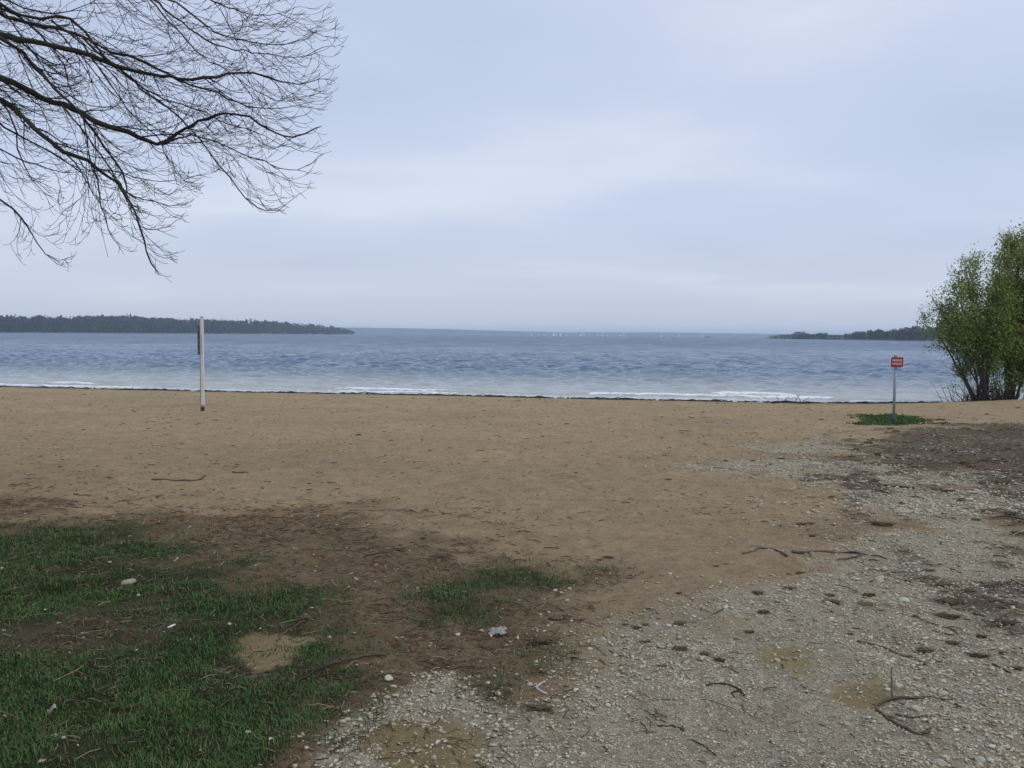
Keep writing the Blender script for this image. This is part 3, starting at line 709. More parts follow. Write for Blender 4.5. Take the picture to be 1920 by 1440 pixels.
        for j in range(k):
            f = (j + rr.random()) / k
            if f < fr * 0.45: continue
            i = min(n - 2, int(f * (n - 1))); dd = (sp[i + 1] - sp[i]).normalized()
            axx = dd.cross(rv()).normalized(); ang = R(20 + 32 * rr.random())
            nd = (dd * math.cos(ang) + axx * math.sin(ang)).normalized()
            L = (0.40 + 1.05 * rr.random() ** 1.5) * (1.15 - 0.55 * f); nd = (nd + Vector((0.35, 0, -0.18))).normalized()
            twig(sp[i], nd, L, max(0.0036, min(0.0085, rad[i] * 0.45)), 1)
        twig(sp[-1], (sp[-1] - sp[-2]).normalized(), 0.35, r1 * 0.7, 2)
    # upper crown, out of the frame
    for i in range(14):
        a = R(rr.uniform(100, 400)); h = 4 + 7 * rr.random(); Lb = 2.2 + 2.2 * rr.random()
        p0 = Vector((0.15, 0.08, h)); d = Vector((math.cos(a), math.sin(a), 0.55 + 0.5 * rr.random())).normalized()
        if d.x > 0.2 and d.y < 0.8 and h < 6.5: d.x *= -1
        pts = [p0 + d * Lb * t + Vector((0, 0, -0.35 * t * t)) + rv() * 0.05 * t for t in np.linspace(0, 1, 10)]
        lb = Acc(); lb.tube(pts, [0.07 * (1 - 0.85 * t) for t in np.linspace(0, 1, 10)], 6); lb.build('limb', M['bark'], root, True)
        for j in range(14):
            q = pts[rr.randint(3, 9)]; dd = (d + rv() * 0.5).normalized(); e = [q]
            for s_ in range(6): dd = (dd + rv() * 0.12).normalized(); e.append(e[-1] + dd * 0.16)
            tw.tube(e, [0.007 * (1 - 0.12 * s_) for s_ in range(7)], 3, cap=False)
    t = tw.build('twigs', M['twig'], root); tag(t, kind='stuff')
    print('twigs', cnt[0], len(tw.f))
bare_tree()

# ------------------------------------------------------------------ leafy willows by the water on the right
def willow(name, label, base, stems, env, nleaf, leafcols, seed, leaf=0.085, extra_low=0, nside=11):
    """stems: end points (x, y, z) relative to the base; env: list of ellipsoids (centre, radii) that the leaves fill"""
    rr = random.Random(seed); root = empty(name, base); tag(root, label, 'tree', 'willows by the water')
    sides = []
    def rv(): return Vector((rr.gauss(0, 1), rr.gauss(0, 1), rr.gauss(0, 1)))
    def inenv(p):
        return any(((p.x - c[0]) / q[0]) ** 2 + ((p.y - c[1]) / q[1]) ** 2 + ((p.z - c[2]) / q[2]) ** 2 < 1 for c, q in env)
    st = Acc()
    for (e, r0, off) in stems:
        p0 = Vector((off[0], off[1], -0.25)); p3 = Vector(e); 
        mid = Vector((p0.x + (p3.x - p0.x) * 0.30, p0.y + (p3.y - p0.y) * 0.30, p3.z * 0.42)) + rv() * 0.10
        sp, tot = smooth_path([p0, p0.lerp(mid, 0.5) + rv() * 0.05, mid, mid.lerp(p3, 0.55) + rv() * 0.12, p3], 18)
        rad = [r0 * (1 - 0.88 * i / 17) + 0.004 for i in range(18)]
        a = Acc(); a.tube(sp, rad, 7); a.build('stem', M['willow_bark'], root, True)
        for j in range(nside):
            i = rr.randint(5, 15); d = ((sp[i + 1] - sp[i]).normalized() + rv() * 0.42 + Vector((0, 0, 0.15))).normalized()
            pts = [sp[i]]; L = 0.5 + 0.9 * rr.random()
            for s_ in range(8):
                d = (d + rv() * 0.10 + Vector((0, 0, 0.04))).normalized(); nx_ = pts[-1] + d * L / 8
                if s_ > 1 and nx_.z > 1.2 and not inenv(nx_): nx_ = pts[-1] + d * 0.01
                pts.append(nx_)
            st.tube(pts, [max(0.005, rad[i] * 0.45 * (1 - s_ / 9)) for s_ in range(9)], 4, cap=False); sides.append(pts)
            for q_ in range(4):
                b0 = pts[rr.randint(2, 8)]; dd = (d + rv() * 0.6).normalized(); e2 = [b0]
                for s_ in range(5): dd = (dd + rv() * 0.12).normalized(); e2.append(e2[-1] + dd * 0.11)
                st.tube(e2, [0.006, .006, .005, .005, .004, .003], 3, cap=False); sides.append(e2)
    b = st.build('branches', M['willow_bark'], root); tag(b, kind='stuff')
    # leaves: small narrow faces in tufts along the twigs and through the crown
    cen = []
    allp = [p for s in sides for p in s[2:]]
    ok = [p for p in allp if inenv(p)] or allp
    vol = [q[0] * q[1] * q[2] for c, q in env]
    while len(cen) < nleaf // 7:
        if rr.random() < 0.55: p = rr.choice(ok) + rv() * 0.08
        else:
            c, q = rr.choices(env, vol)[0]; v = rv().normalized() * (rr.random() ** 0.45)
            p = Vector((c[0] + v.x * q[0], c[1] + v.y * q[1], c[2] + v.z * q[2]))
            if rr.random() < float(sstep(0.42, 0.6, fbm(p.x / 0.6 + seed, p.z / 0.6, 2, 5 + seed))): pass
            else: continue
        cen.append((p, rr.choice(leafcols), 0.7 + 0.6 * rr.random()))
    cp = np.array([tuple(c[0]) for c in cen]); cc = np.array([c[1] for c in cen]) * np.array([[c[2]] for c in cen])
    k = 7; g = np.random.default_rng(seed)
    P = np.repeat(cp, k, 0) + g.normal(0, 0.10, (len(cp) * k, 3)); Cc = np.repeat(cc, k, 0) * (0.8 + 0.4 * g.random((len(cp) * k, 1)))
    d = g.normal(0, 1, P.shape); d /= np.linalg.norm(d, axis=1, keepdims=True)
    e = np.cross(d, g.normal(0, 1, P.shape)); e /= np.linalg.norm(e, axis=1, keepdims=True)
    l = leaf * (0.6 + 0.8 * g.random((len(P), 1))); wdt = l * 0.27
    Vv = np.stack([P, P + d * l * 0.5 + e * wdt, P + d * l, P + d * l * 0.5 - e * wdt], 1).reshape(-1, 3)
    me = np_mesh('leaves', Vv, np.arange(len(Vv)).reshape(-1, 4), 4, np.repeat(Cc, 4, 0))
    tag(link('leaves', me, M['leaf'], root), kind='stuff')
    return root
GREEN = [(0.185, 0.26, 0.065), (0.225, 0.31, 0.085), (0.135, 0.19, 0.048), (0.28, 0.36, 0.12)]
YGREEN = [(0.20, 0.235, 0.045), (0.24, 0.265, 0.055), (0.14, 0.17, 0.035), (0.29, 0.31, 0.08)]
def gp(x, y): return Vector((x, y, float(ground_z(x, y))))
b1 = gp(17.6, 33.0)
rs = random.Random(2)
stems1 = []
for ex, ez in [(-2.05, 3.0), (-1.75, 3.9), (-1.35, 4.5), (-0.9, 4.9), (-0.5, 5.35), (-0.1, 5.2), (0.35, 5.0), (0.75, 4.4), (-1.2, 3.3), (-0.4, 4.2), (0.2, 3.8), (0.9, 3.4), (-1.9, 2.1), (-0.8, 2.8)]:
    stems1.append(((ex, rs.uniform(-1.0, 1.0), ez), rs.uniform(0.03, 0.055), (rs.uniform(-0.45, 0.5), rs.uniform(-0.3, 0.3))))
willow('leafy_willow', 'round willow shrub with fresh green leaves and many thin leaning stems', b1, stems1,
       [((-1.25, 0, 3.15), (1.0, 1.0, 1.35)), ((-1.8, 0, 3.0), (0.65, 0.8, 1.2)), ((-0.35, 0, 4.4), (1.0, 1.0, 1.25)), ((0.5, 0, 2.6), (1.1, 1.0, 1.7)), ((-0.7, 0, 2.4), (0.9, 0.9, 0.8)), ((0.2, 0, 1.0), (1.15, 0.9, 0.9)), ((-0.3, 0, 0.45), (1.0, 0.7, 0.4))], 30000, GREEN, 3, leaf=0.085)
b2 = gp(19.0, 34.0)
stems2 = []
for ex, ez, r in [(0.3, 6.5, .1), (1.0, 6.3, .07), (-0.1, 5.8, .06), (0.9, 5.2, .05), (1.7, 5.9, .06), (0.0, 4.6, .05), (1.4, 4.2, .05), (2.2, 4.8, .05), (-0.6, 3.4, .035), (0.6, 3.2, .04), (1.8, 3.0, .04)]:
    stems2.append(((ex, rs.uniform(-1.2, 1.2), ez), r, (rs.uniform(-0.15, 0.25), rs.uniform(-0.15, 0.15))))
willow('leafy_willow', 'taller yellow green willow with a dark upright trunk behind the round willow shrub', b2, stems2,
       [((0.6, 0, 5.2), (1.25, 1.3, 1.75)), ((0.5, 0, 3.6), (1.25, 1.3, 1.5)), ((1.7, 0, 4.2), (1.3, 1.3, 2.0)), ((0.3, 0, 2.2), (1.3, 1.2, 1.3)), ((1.0, 0, 1.2), (1.2, 1.0, 0.9))], 66000, YGREEN, 8, leaf=0.085, nside=15)
b3 = gp(21.3, 33.2)
stems3 = [((rs.uniform(-1.3, 1.5), rs.uniform(-1, 1), rs.uniform(3, 6.5)), rs.uniform(.04, .08), (rs.uniform(-.4, .4), rs.uniform(-.3, .3))) for _ in range(11)]
willow('leafy_willow', 'broad yellow green willow standing farthest along the bank from the red sign', b3, stems3,
       [((0, 0, 4.6), (1.6, 1.4, 2.0)), ((0.2, 0, 2.6), (1.7, 1.3, 1.4)), ((0, 0, 1.0), (1.6, 1.0, 0.9))], 30000, YGREEN, 12, leaf=0.09)
# tangled dark scrub and dead branches at the foot of the shrub
sc = Acc(); rr = random.Random(31)
for i in range(240):
    p = gp(17.0 + rr.gauss(0.6, 0.75), 32.5 + rr.gauss(0, 0.3)); d = Vector((rr.gauss(-0.25, 0.6), rr.gauss(0, 0.5), 0.7 + 0.5 * rr.random())).normalized(); pts = [p - Vector((0, 0, 0.05))]
    L = 0.3 + 0.8 * rr.random()
    for s in range(5): d = (d + Vector((rr.gauss(0, .18), rr.gauss(0, .18), rr.gauss(0, .12)))).normalized(); pts.append(pts[-1] + d * L / 5)
    sc.tube(pts, [0.012, .011, .009, .008, .006, .004], 3, cap=False)
tag(sc.build('scrub', M['twig']), 'dark tangled scrub at the foot of the willow shrub', 'scrub', kind='stuff')
def stick(name, label, pts, r0, r1, mat='stick', lift=0.5, sides=7, group=None, forks=(), cat='stick', seed=0):
    """a stick lying on the ground through the given photo pixels"""
    rr = random.Random(seed + int(pts[0][0]))
    w = [on_ground(*p) for p in pts]; n = max(10, len(w) * 4); sp, tot = smooth_path(w, n)
    r0 *= 0.68; r1 *= 0.68
    rad = [r0 + (r1 - r0) * i / (n - 1) for i in range(n)]
    sp = [Vector((p.x + rr.gauss(0, 0.004), p.y + rr.gauss(0, 0.004), float(ground_z(p.x, p.y)) + rad[i] * lift + 0.3 * r0 * math.sin(i * 1.1))) for i, p in enumerate(sp)]
    root = empty(name, sp[0]); tag(root, label, cat, group)
    a = Acc(); a.tube([p - sp[0] for p in sp], [r * (1 + 0.12 * rr.gauss(0, 1)) for r in rad], sides); a.build('stem', M[mat], root, True)
    for f in forks:
        fw = [on_ground(*p) for p in f[0]]; m = max(8, 4 * len(fw)); fp, _ = smooth_path(fw, m)
        fp = [Vector((p.x, p.y, float(ground_z(p.x, p.y)) + f[1] * 0.5 + f[2] * i / (m - 1))) for i, p in enumerate(fp)]
        b = Acc(); b.tube([p - sp[0] for p in fp], [f[1] * (1 - 0.6 * i / (m - 1)) for i in range(m)], 6); b.build('side_twig', M[mat], root, True)
    return root
stick('dead_branch', 'thick dark dead branch poking toward the lake from the willow scrub', [(1767, 737), (1778, 741), (1796, 744)], 0.05, 0.07, 'stick_dark', 1.5, cat='branch')
for (pts, lab) in [([(17.0, 32.2, 0.3), (16.3, 32.0, 0.8), (15.8, 31.9, 1.0)], 'slim dead branch slanting low out of the willow scrub'), ([(17.3, 32.3, 0.3), (16.6, 32.2, 1.2), (16.2, 32.2, 1.8), (15.7, 32.2, 2.2)], 'long bare branch arching out left of the willow shrub')]:
    z0 = float(ground_z(pts[0][0], pts[0][1])); P = [Vector((p[0], p[1], p[2] + z0 - (0.35 if k == 0 else 0))) for k, p in enumerate(pts)]
    sp, _ = smooth_path(P, 14); a = Acc(); a.tube([p - sp[0] for p in sp], list(np.linspace(0.03, 0.008, 14)), 6)
    o = a.build('dead_branch', M['stick_dark'], None, True); o.location = sp[0]; tag(o, lab, 'branch')

# ================================================================== OBJECTS
# ------------------------------------------------------------------ beach volleyball post
def make_post():
    p = on_ground(380, 773, False); p.z = float(ground_z(p.x, p.y)); D = p.y
    px = D / F
    root = empty('beach_post', p, R(6)); tag(root, 'tall pale grey post standing alone in the sand', 'post')
    top = at_y(381, 594, D).z - p.z; ztop = top
    w = 6.8 * px
    bm_obj('foot', box_bm(-w * .47, w * .47, -w * .5, w * .5, -0.35, 7.5 * px, 0.004), M['rust'], root)
    bm_obj('core', box_bm(-w * .40, w * .40, -w * .42, w * .42, 7.5 * px + 0.001, 11.5 * px, 0.003), M['post_wood'], root)
    # sleeve: a rounded front tube and a darker strip painting its shaded left face
    bm_obj('sleeve', box_bm(-w * .34, w * .5, -w * .5, w * .42, 10.6 * px, ztop - 0.012, 0.016), M['post'], root, False)
    bm_obj('shaded_side', box_bm(-w * .52, -w * .34 - 0.001, -w * .34, w * .34, 10.6 * px, ztop - 0.05, 0.004), M['galv'], root)
    bm_obj('cap', box_bm(-w * .36, w * .53, -w * .53, w * .45, ztop - 0.011, ztop + 0.006, 0.004), M['galv'], root)
    zb, zt = p.z, p.z
    z1 = at_y(376, 665, D).z - p.z; z2 = at_y(376, 613, D).z - p.z
    bm_obj('net_rail', box_bm(-w * .52 - 4.0 * px, -w * .52 - 0.002, -0.03, 0.03, z1, z2, 0.006), M['darkgrey'], root)
    bm_obj('slot', box_bm(-w * .02, w * .06, -w * .5 - 0.004, -w * .5 - 0.001, z1, z2 - 0.2, 0), M['darkgrey'], root)
    for z in (z1 + 0.08, (z1 + z2) / 2, z2 - 0.08):
        bm_obj('bolt', box_bm(-w * .52 - 2.8 * px, -w * .52 - 1.2 * px, -0.042, -0.031, z - 0.012, z + 0.012, 0.003), M['galv'], root)
    a = Acc(); x0 = -w * .52 - 2 * px
    a.tube([(x0, 0, z2 - 0.02), (x0, 0, z2 + 0.03), (x0 - 2.2 * px, 0, z2 + 0.035), (x0 - 4 * px, 0, z2 + 0.03)], [0.012, 0.012, 0.012, 0.012], 8)
    h = a.build('hook', M['darkgrey'], root)
    bm = bmesh.new(); bmesh.ops.create_icosphere(bm, subdivisions=2, radius=0.024)
    for v in bm.verts: v.co += Vector((x0 - 4.2 * px, 0, z2 + 0.03))
    bm_obj('hook_ball', bm, M['darkgrey'], h, True)
make_post()

# ------------------------------------------------------------------ red sign
def make_sign():
    p = on_ground(1675.5, 790, False); p.z = float(ground_z(p.x, p.y)); D = p.y; px = D / F
    root = empty('warning_sign', p, R(7)); tag(root, 'small red sign with white lettering on a grey pole', 'sign')
    H = at_y(1677, 666.5, D).z - p.z
    bm_obj('pole', cyl_bm(2.6 * px, -0.4, H - 0.02, 18), M['galv'], root, True)
    bm_obj('cap', cyl_bm(2.9 * px, H - 0.02, H, 18), M['darkgrey'], root, True)
    W = 24.5 * px; Hh = 19.0 * px; zc = H - 0.02 - Hh / 2 - 1.2 * px
    def rounded(name, w, h, r, y0, y1, mat, par):
        bm = bmesh.new(); vs = []
        for cx, cz, a0 in ((w / 2 - r, h / 2 - r, 0), (-w / 2 + r, h / 2 - r, 90), (-w / 2 + r, -h / 2 + r, 180), (w / 2 - r, -h / 2 + r, 270)):
            for k in range(7):
                a = R(a0 + 15 * k); vs.append(bm.verts.new((cx + r * math.cos(a), y0, zc + cz + r * math.sin(a))))
        f = bm.faces.new(vs); e = bmesh.ops.extrude_face_region(bm, geom=[f])
        for v in e['geom']:
            if isinstance(v, bmesh.types.BMVert): v.co.y = y1
        bmesh.ops.recalc_face_normals(bm, faces=bm.faces[:])
        return bm_obj(name, bm, mat, par)
    y = -2.6 * px
    rounded('backing', W, Hh, 0.035, y - 0.034, y - 0.001, M['white'], root)
    plate = rounded('plate', W - 0.006, Hh - 0.006, 0.032, y - 0.040, y - 0.0345, M['red'], root)
    for txt, z in (('BAIGNADE', zc + Hh * 0.17), ('INTERDITE', zc - Hh * 0.19)):
        cu = bpy.data.curves.new('lettering', 'FONT'); cu.body = txt; cu.align_x = 'CENTER'; cu.align_y = 'CENTER'; cu.size = Hh * 0.29; cu.extrude = 0.0008; cu.offset = 0.0006
        to = bpy.data.objects.new('tmp', cu); COL.objects.link(to); bpy.context.view_layer.update()
        me = bpy.data.meshes.new_from_object(to.evaluated_get(bpy.context.evaluated_depsgraph_get())); bpy.data.objects.remove(to)
        xs = [v.co.x for v in me.vertices]; s = (W * 0.76) / (max(xs) - min(xs))
        for v in me.vertices: v.co.x *= s
        me.materials.clear()
        o = link('lettering', me, M['white'], plate); o.rotation_euler = (math.pi / 2, 0, 0); o.location = (0, y - 0.0415, z)
    for z in (zc + Hh * .3, zc - Hh * .3):
        bm_obj('clamp', box_bm(-3.4 * px, 3.4 * px, y - 0.0005, 2.9 * px, z - 0.014, z + 0.014, 0.003), M['galv'], root)
make_sign()

# ------------------------------------------------------------------ sailing boats far out
def make_boats():
    base = None
    lst = [(997, 1650, 1.0, 1), (1011, 2100, .6, 1), (1021, 2200, .6, -1), (1038.5, 1600, 1.0, 1), (1043, 1900, .8, -1), (1051, 1700, 1.0, 1), (1062, 2100, .7, 1), (1089, 1750, .85, -1), (1094, 1560, 1.2, 1), (1120, 2000, .7, 1),
           (1129, 1650, 1.0, 1), (1139, 1850, .75, -1), (1163, 1800, .8, 1), (1169, 1650, 1.0, -1), (1240, 1700, .75, 1), (1273, 1550, 1.0, 1), (1317, 1600, .85, -1)]
    for i, (px, D, s, sgn) in enumerate(lst):
        p = at_y(px, 630, D); p.z = 0.02
        if base is None:
            r = empty('sailing_boat', p)
            bm = bmesh.new(); rings = []
            for t, wd, zz in ((-2.2, .7, .65), (-1, .9, .6), (.6, .85, .62), (1.7, .45, .7), (2.4, .03, .8)):
                rings.append([bm.verts.new((t, -wd, zz)), bm.verts.new((t, -wd * .6, 0.0)), bm.verts.new((t, 0, -0.2)), bm.verts.new((t, wd * .6, 0.0)), bm.verts.new((t, wd, zz))])
            for a, b in zip(rings, rings[1:]):
                for k in range(4): bm.faces.new((a[k], a[k + 1], b[k + 1], b[k]))
                bm.faces.new((a[4], a[0], b[0], b[4]))
            bm.faces.new(rings[0]); bmesh.ops.recalc_face_normals(bm, faces=bm.faces[:])
            bm_obj('hull', bm, M['sail'], r)
            bm_obj('mast', cyl_bm(0.05, 0.5, 7.6, 8, 0.35, 0), M['galv'], r)
            def sail(name, pts):
                bm = bmesh.new(); fs = [bm.verts.new(q) for q in pts]; f = bm.faces.new(fs); e = bmesh.ops.extrude_face_region(bm, geom=[f])
                for v in e['geom']:
                    if isinstance(v, bmesh.types.BMVert): v.co.y += 0.03
                bm_obj(name, bm, M['sail'], r)
            sail('mainsail', [(0.28, 0.02, 1.2), (-2.1, 0.25, 1.3), (-1.2, 0.25, 4.2), (0.2, 0.05, 7.4)])
            sail('jib', [(0.5, 0.02, 1.0), (2.3, 0.02, 0.95), (1.2, 0.22, 3.4), (0.45, 0.02, 6.2)])
            base = r
        else:
            r = base.copy(); COL.objects.link(r); r.location = p
            for c in base.children:
                d = c.copy(); COL.objects.link(d); d.parent = r
        r.scale = (s * sgn * 1.08, s * 1.08, s * 1.08); r.rotation_euler.z = R(random.uniform(-35, 35))
        tag(r, 'largest white sailing boat of the distant fleet' if px == 1094 else 'tiny white sailing boat far out on the lake', 'sailing boat', 'sailing boats far out on the lake')
    D = 1500; p = at_y(1327, 632, D); p.z = 0.02; r = empty('motor_boat', p)
    bm = bmesh.new(); rings = []
    for t, wd, zz in ((-4, 1.3, 1.0), (-1, 1.5, 1.0), (2.5, 1.2, 1.2), (4.6, .05, 1.5)):
        rings.append([bm.verts.new((t, -wd, zz)), bm.verts.new((t, -wd * .5, -.2)), bm.verts.new((t, wd * .5, -.2)), bm.verts.new((t, wd, zz))])
    for a, b in zip(rings, rings[1:]):
        for k in range(3): bm.faces.new((a[k], a[k + 1], b[k + 1], b[k]))
        bm.faces.new((a[3], a[0], b[0], b[3]))
    bm.faces.new(rings[0]); bmesh.ops.recalc_face_normals(bm, faces=bm.faces[:])
    bm_obj('hull', bm, M['hull'], r); bm_obj('cabin', box_bm(-2, 1.5, -0.9, 0.9, 1.02, 2.1, 0.2), M['hull'], r)
    tag(r, 'low dark boat without sails far out on the lake', 'motor boat')
make_boats()

# ------------------------------------------------------------------ stones
def stone_bm(seed, sub=2, facets=9, flat=0.62):
    rr = random.Random(seed); bm = bmesh.new(); bmesh.ops.create_icosphere(bm, subdivisions=sub, radius=1)
    for k in range(facets):
        n = Vector((rr.gauss(0, 1), rr.gauss(0, 1), rr.gauss(0, 1))).normalized(); d = rr.uniform(0.55, 0.88)
        for v in bm.verts:
            e = v.co.dot(n) - d
            if e > 0: v.co -= n * e * 0.92
    sx, sy = rr.uniform(0.8, 1.15), rr.uniform(0.65, 0.95)
    for v in bm.verts:
        v.co = Vector((v.co.x * sx, v.co.y * sy, v.co.z * flat)) * (1 + 0.03 * rr.gauss(0, 1))
    return bm
STONES = {}
for mt in ('stone', 'stone_tan', 'stone_white', 'stone_grey'):
    STONES[mt] = []
    for k in range(5):
        me = bpy.data.meshes.new('stone'); bm = stone_bm(100 + k * 7 + len(mt), 2); bm.to_mesh(me); bm.free(); me.materials.append(M[mt]); STONES[mt].append(me)
def big_stone(px, py, wpx, label, mt, k=0, sq=1.0, rz=None, name='stone'):
    p = on_ground(px, py); r = wpx * p.y / F / 2
    o = bpy.data.objects.new(name, STONES[mt][k % 5]); COL.objects.link(o)
    o.location = (p.x, p.y + r * 0.3, p.z + r * sq * 0.25); o.scale = (r, r, r * sq); o.rotation_euler = (random.uniform(-.2, .2), random.uniform(-.2, .2), random.uniform(0, 6.2) if rz is None else rz)
    tag(o, label, 'stone'); return o
big_stone(729, 1277, 22, 'white angular stone on the corner between grass and gravel track', 'stone_white', 0, 1.2)
big_stone(240, 1096, 28, 'tan lumpy rock lying alone in the turf', 'stone_tan', 1, 0.9)
big_stone(691, 1343, 16, 'grey white rounded stone on the edge of the gravel by the turf', 'stone', 2, 1.1)
big_stone(935, 1303, 18, 'flat pale stone beside the white plastic strip', 'stone', 3, 0.7)
big_stone(915, 1283, 12, 'small whitish stone behind the flat pale stone', 'stone_white', 4, 1)
big_stone(859, 1192, 14, 'round white stone on bare brown earth near the crumpled wrapper', 'stone_white', 1, 1)
big_stone(1041, 1108, 9, 'small white stone at the sand edge beyond the grass tuft', 'stone_white', 2)
big_stone(1068, 1105, 10, 'pale grey stone at the sand edge beyond the grass tuft', 'stone', 0)
big_stone(1063, 1127, 13, 'flat white stone lying alone on sand near the grass tuft', 'stone_white', 3, 0.6)
big_stone(1631, 1135, 26, 'rounded yellowish stone among rubble on the gravel', 'stone_tan', 0, 1.1)
big_stone(1650, 1091, 26, 'broad pale grey stone at the back of the rubble heap', 'stone', 4, 0.9)
big_stone(1697, 1130, 20, 'bright white stone in the middle of the rubble', 'stone_white', 2, 1.1)
big_stone(1676, 1137, 24, 'light grey flat stone leaning on the bright white stone', 'stone', 1, 0.9)
big_stone(1652, 1145, 22, 'yellowish flat stone in front of the rounded yellowish stone', 'stone_tan', 3, 0.7)
big_stone(1607, 1088, 14, 'small pale stone behind the rubble on the gravel', 'stone_white', 0, 0.8)
big_stone(1685, 1292, 28, 'grey white crumbly stone above the forked branch', 'stone', 2, 0.9)
big_stone(1720, 1332, 26, 'pale stone held inside the forked branch', 'stone', 0, 0.8)
big_stone(1140, 1325, 13, 'oval white stone on the gravel track', 'stone_white', 4, 1)
big_stone(1121, 1380, 14, 'pinkish grey stone low on the gravel track', 'stone', 3, 1)
big_stone(1301, 1158, 11, 'round cream stone at the top edge of the gravel', 'stone_white', 1, 0.9)
big_stone(1458, 1240, 18, 'flat grey stone on the rim of the sand patch in the gravel', 'stone', 4, 0.7)
big_stone(1592, 1310, 12, 'cream pebble in front of the smaller sand patch', 'stone_tan', 2, 0.9)
big_stone(784, 1410, 16, 'brown stone lying in the yellow sand of the track', 'stone_tan', 4, 0.7)
big_stone(1320, 1408, 14, 'pointed grey stone on the trampled gravel', 'stone_grey', 1, 1)
big_stone(1042, 1318, 18, 'cream rounded stone beside the gravel track edge', 'stone_tan', 1, 0.9)

def scatter(n, xr, yr, fn, seed, power=1.0):
    g = np.random.default_rng(seed); out = []
    tot = 0
    while tot < n:
        yy = yr[0] + (yr[1] - yr[0]) * g.random(40000) ** power; hw = np.minimum(yy * 0.66 + 0.5, 60)
        xx = (g.random(40000) * 2 - 1) * hw; k = (xx > xr[0]) & (xx < xr[1]); xx = xx[k]; yy = yy[k]
        a = g.random(len(xx)) < fn(xx, yy); out.append(np.stack([xx[a], yy[a]], 1)); tot += int(a.sum())
        if len(out) > 60: break
    P = np.concatenate(out)[:n]; return P
# 280 larger gravel stones, parts of the ground
P = scatter(280, (-3, 9), (3.0, 11), lambda x, y: masks(x, y)['grav'] * 0.9 * (1 - masks(x, y)['dark'] * 0.5), 21, 1.4)
zz = ground_z(P[:, 0], P[:, 1]); g = np.random.default_rng(4)
for i, (x, y) in enumerate(P):
    s = float(np.clip(g.lognormal(math.log(0.0125), 0.3), 0.008, 0.024)) * (1 + y / 22)
    mt = ('stone', 'stone', 'stone', 'stone_grey', 'stone_grey', 'stone_tan', 'stone')[g.integers(0, 7)]
    o = bpy.data.objects.new('stone', STONES[mt][g.integers(0, 5)]); COL.objects.link(o)
    o.location = (x, y, zz[i] + s * 0.12); o.scale = (s, s, s * (0.6 + 0.5 * g.random())); o.rotation_euler = (g.normal(0, .2), g.normal(0, .2), g.random() * 6.28); o.parent = GROUND
# the countless small pebbles
def pebbles(name, P, size, seed, label, parent=None):
    g = np.random.default_rng(seed); tm = []
    for k in range(8):
        rr = random.Random(500 + k); bm = bmesh.new()
        hull = [bm.verts.new(Vector((rr.gauss(0, 1), rr.gauss(0, 1), rr.gauss(0, 1))).normalized()) for _ in range(8)]
        for v in hull: v.co = Vector((v.co.x, v.co.y * 0.8, v.co.z * 0.55))
        bmesh.ops.convex_hull(bm, input=hull); bm.verts.index_update(); bm.verts.ensure_lookup_table(); tv = np.array([tuple(v.co) for v in bm.verts]); tf = np.array([[v.index for v in f.verts] for f in bm.faces]); bm.free(); tm.append((tv, tf))
    V = []; Fc = []; C = []; off = 0; z = ground_z(P[:, 0], P[:, 1])
    n = len(P); s = size(P, g); a = g.random(n) * 6.283; pick = g.integers(0, 8, n)
    pal = np.array([(0.485, 0.445, 0.335), (0.445, 0.405, 0.298), (0.405, 0.365, 0.268), (0.53, 0.50, 0.41), (0.42, 0.36, 0.25), (0.34, 0.31, 0.235)])
    col = pal[g.choice(6, n, p=[.3, .24, .18, .1, .1, .08])] * (0.80 + 0.28 * g.random((n, 1)))
    for k in range(8):
        q = np.where(pick == k)[0]; tv, tf = tm[k]
        if not len(q): continue
        ca, sa = np.cos(a[q])[:, None], np.sin(a[q])[:, None]; zt = (0.65 + 0.5 * g.random(len(q)))[:, None]
        X = (tv[None, :, 0] * ca - tv[None, :, 1] * sa) * s[q][:, None] + P[q, 0][:, None]
        Y = (tv[None, :, 0] * sa + tv[None, :, 1] * ca) * s[q][:, None] + P[q, 1][:, None]
        Zz = tv[None, :, 2] * s[q][:, None] * zt + (z[q] + s[q] * 0.12)[:, None]
        V.append(np.stack([X, Y, Zz], -1).reshape(-1, 3)); m = len(tv)
        Fc.append((tf[None] + (np.arange(len(q)) * m)[:, None, None] + off).reshape(-1, 3)); off += len(q) * m
        C.append(np.repeat(col[q], m, 0))
    o = link(name, np_mesh(name, np.concatenate(V), np.concatenate(Fc), 3, np.concatenate(C)), M['pebble'])
    tag(o, label, 'gravel', kind='stuff')
def grav_w(x, y):
    m = masks(x, y); cl = 0.45 + 0.55 * sstep(0.35, 0.65, fbm(x / 0.5, y / 0.5, 3, 33)); return m['grav'] * cl * (1 - 0.6 * m['dark']) * (1 - 0.7 * m['dirt'])
P = scatter(44000, (-4, 9), (2.8, 10), grav_w, 31, 1.6)
pebbles('gravel', P, lambda P, g: np.clip(g.lognormal(math.log(0.0062), 0.48, len(P)), 0.003, 0.018) * (0.8 + P[:, 1] / 13) * (1.05 - 0.42 * sstep(-0.3, 0.4, poly_sd(P[:, 0], P[:, 1], P_FINE))), 1, 'pale chalk pebbles covering the track beside the turf')
P = scatter(9000, (1, 22), (9, 25), lambda x, y: masks(x, y)['grav'] * (1 - 0.8 * masks(x, y)['dark']) * (1 - 0.75 * masks(x, y)['dirt']), 32, 1.3)
pebbles('gravel', P, lambda P, g: np.clip(g.lognormal(math.log(0.017), 0.42, len(P)), 0.008, 0.04), 2, 'pale rubble scattered over the sand in front of the red sign')
P = scatter(420, (-8, 3), (3, 10), lambda x, y: masks(x, y)['soil'] * (1 - 0.75 * masks(x, y)['grass']) * 0.5, 35, 1.3)
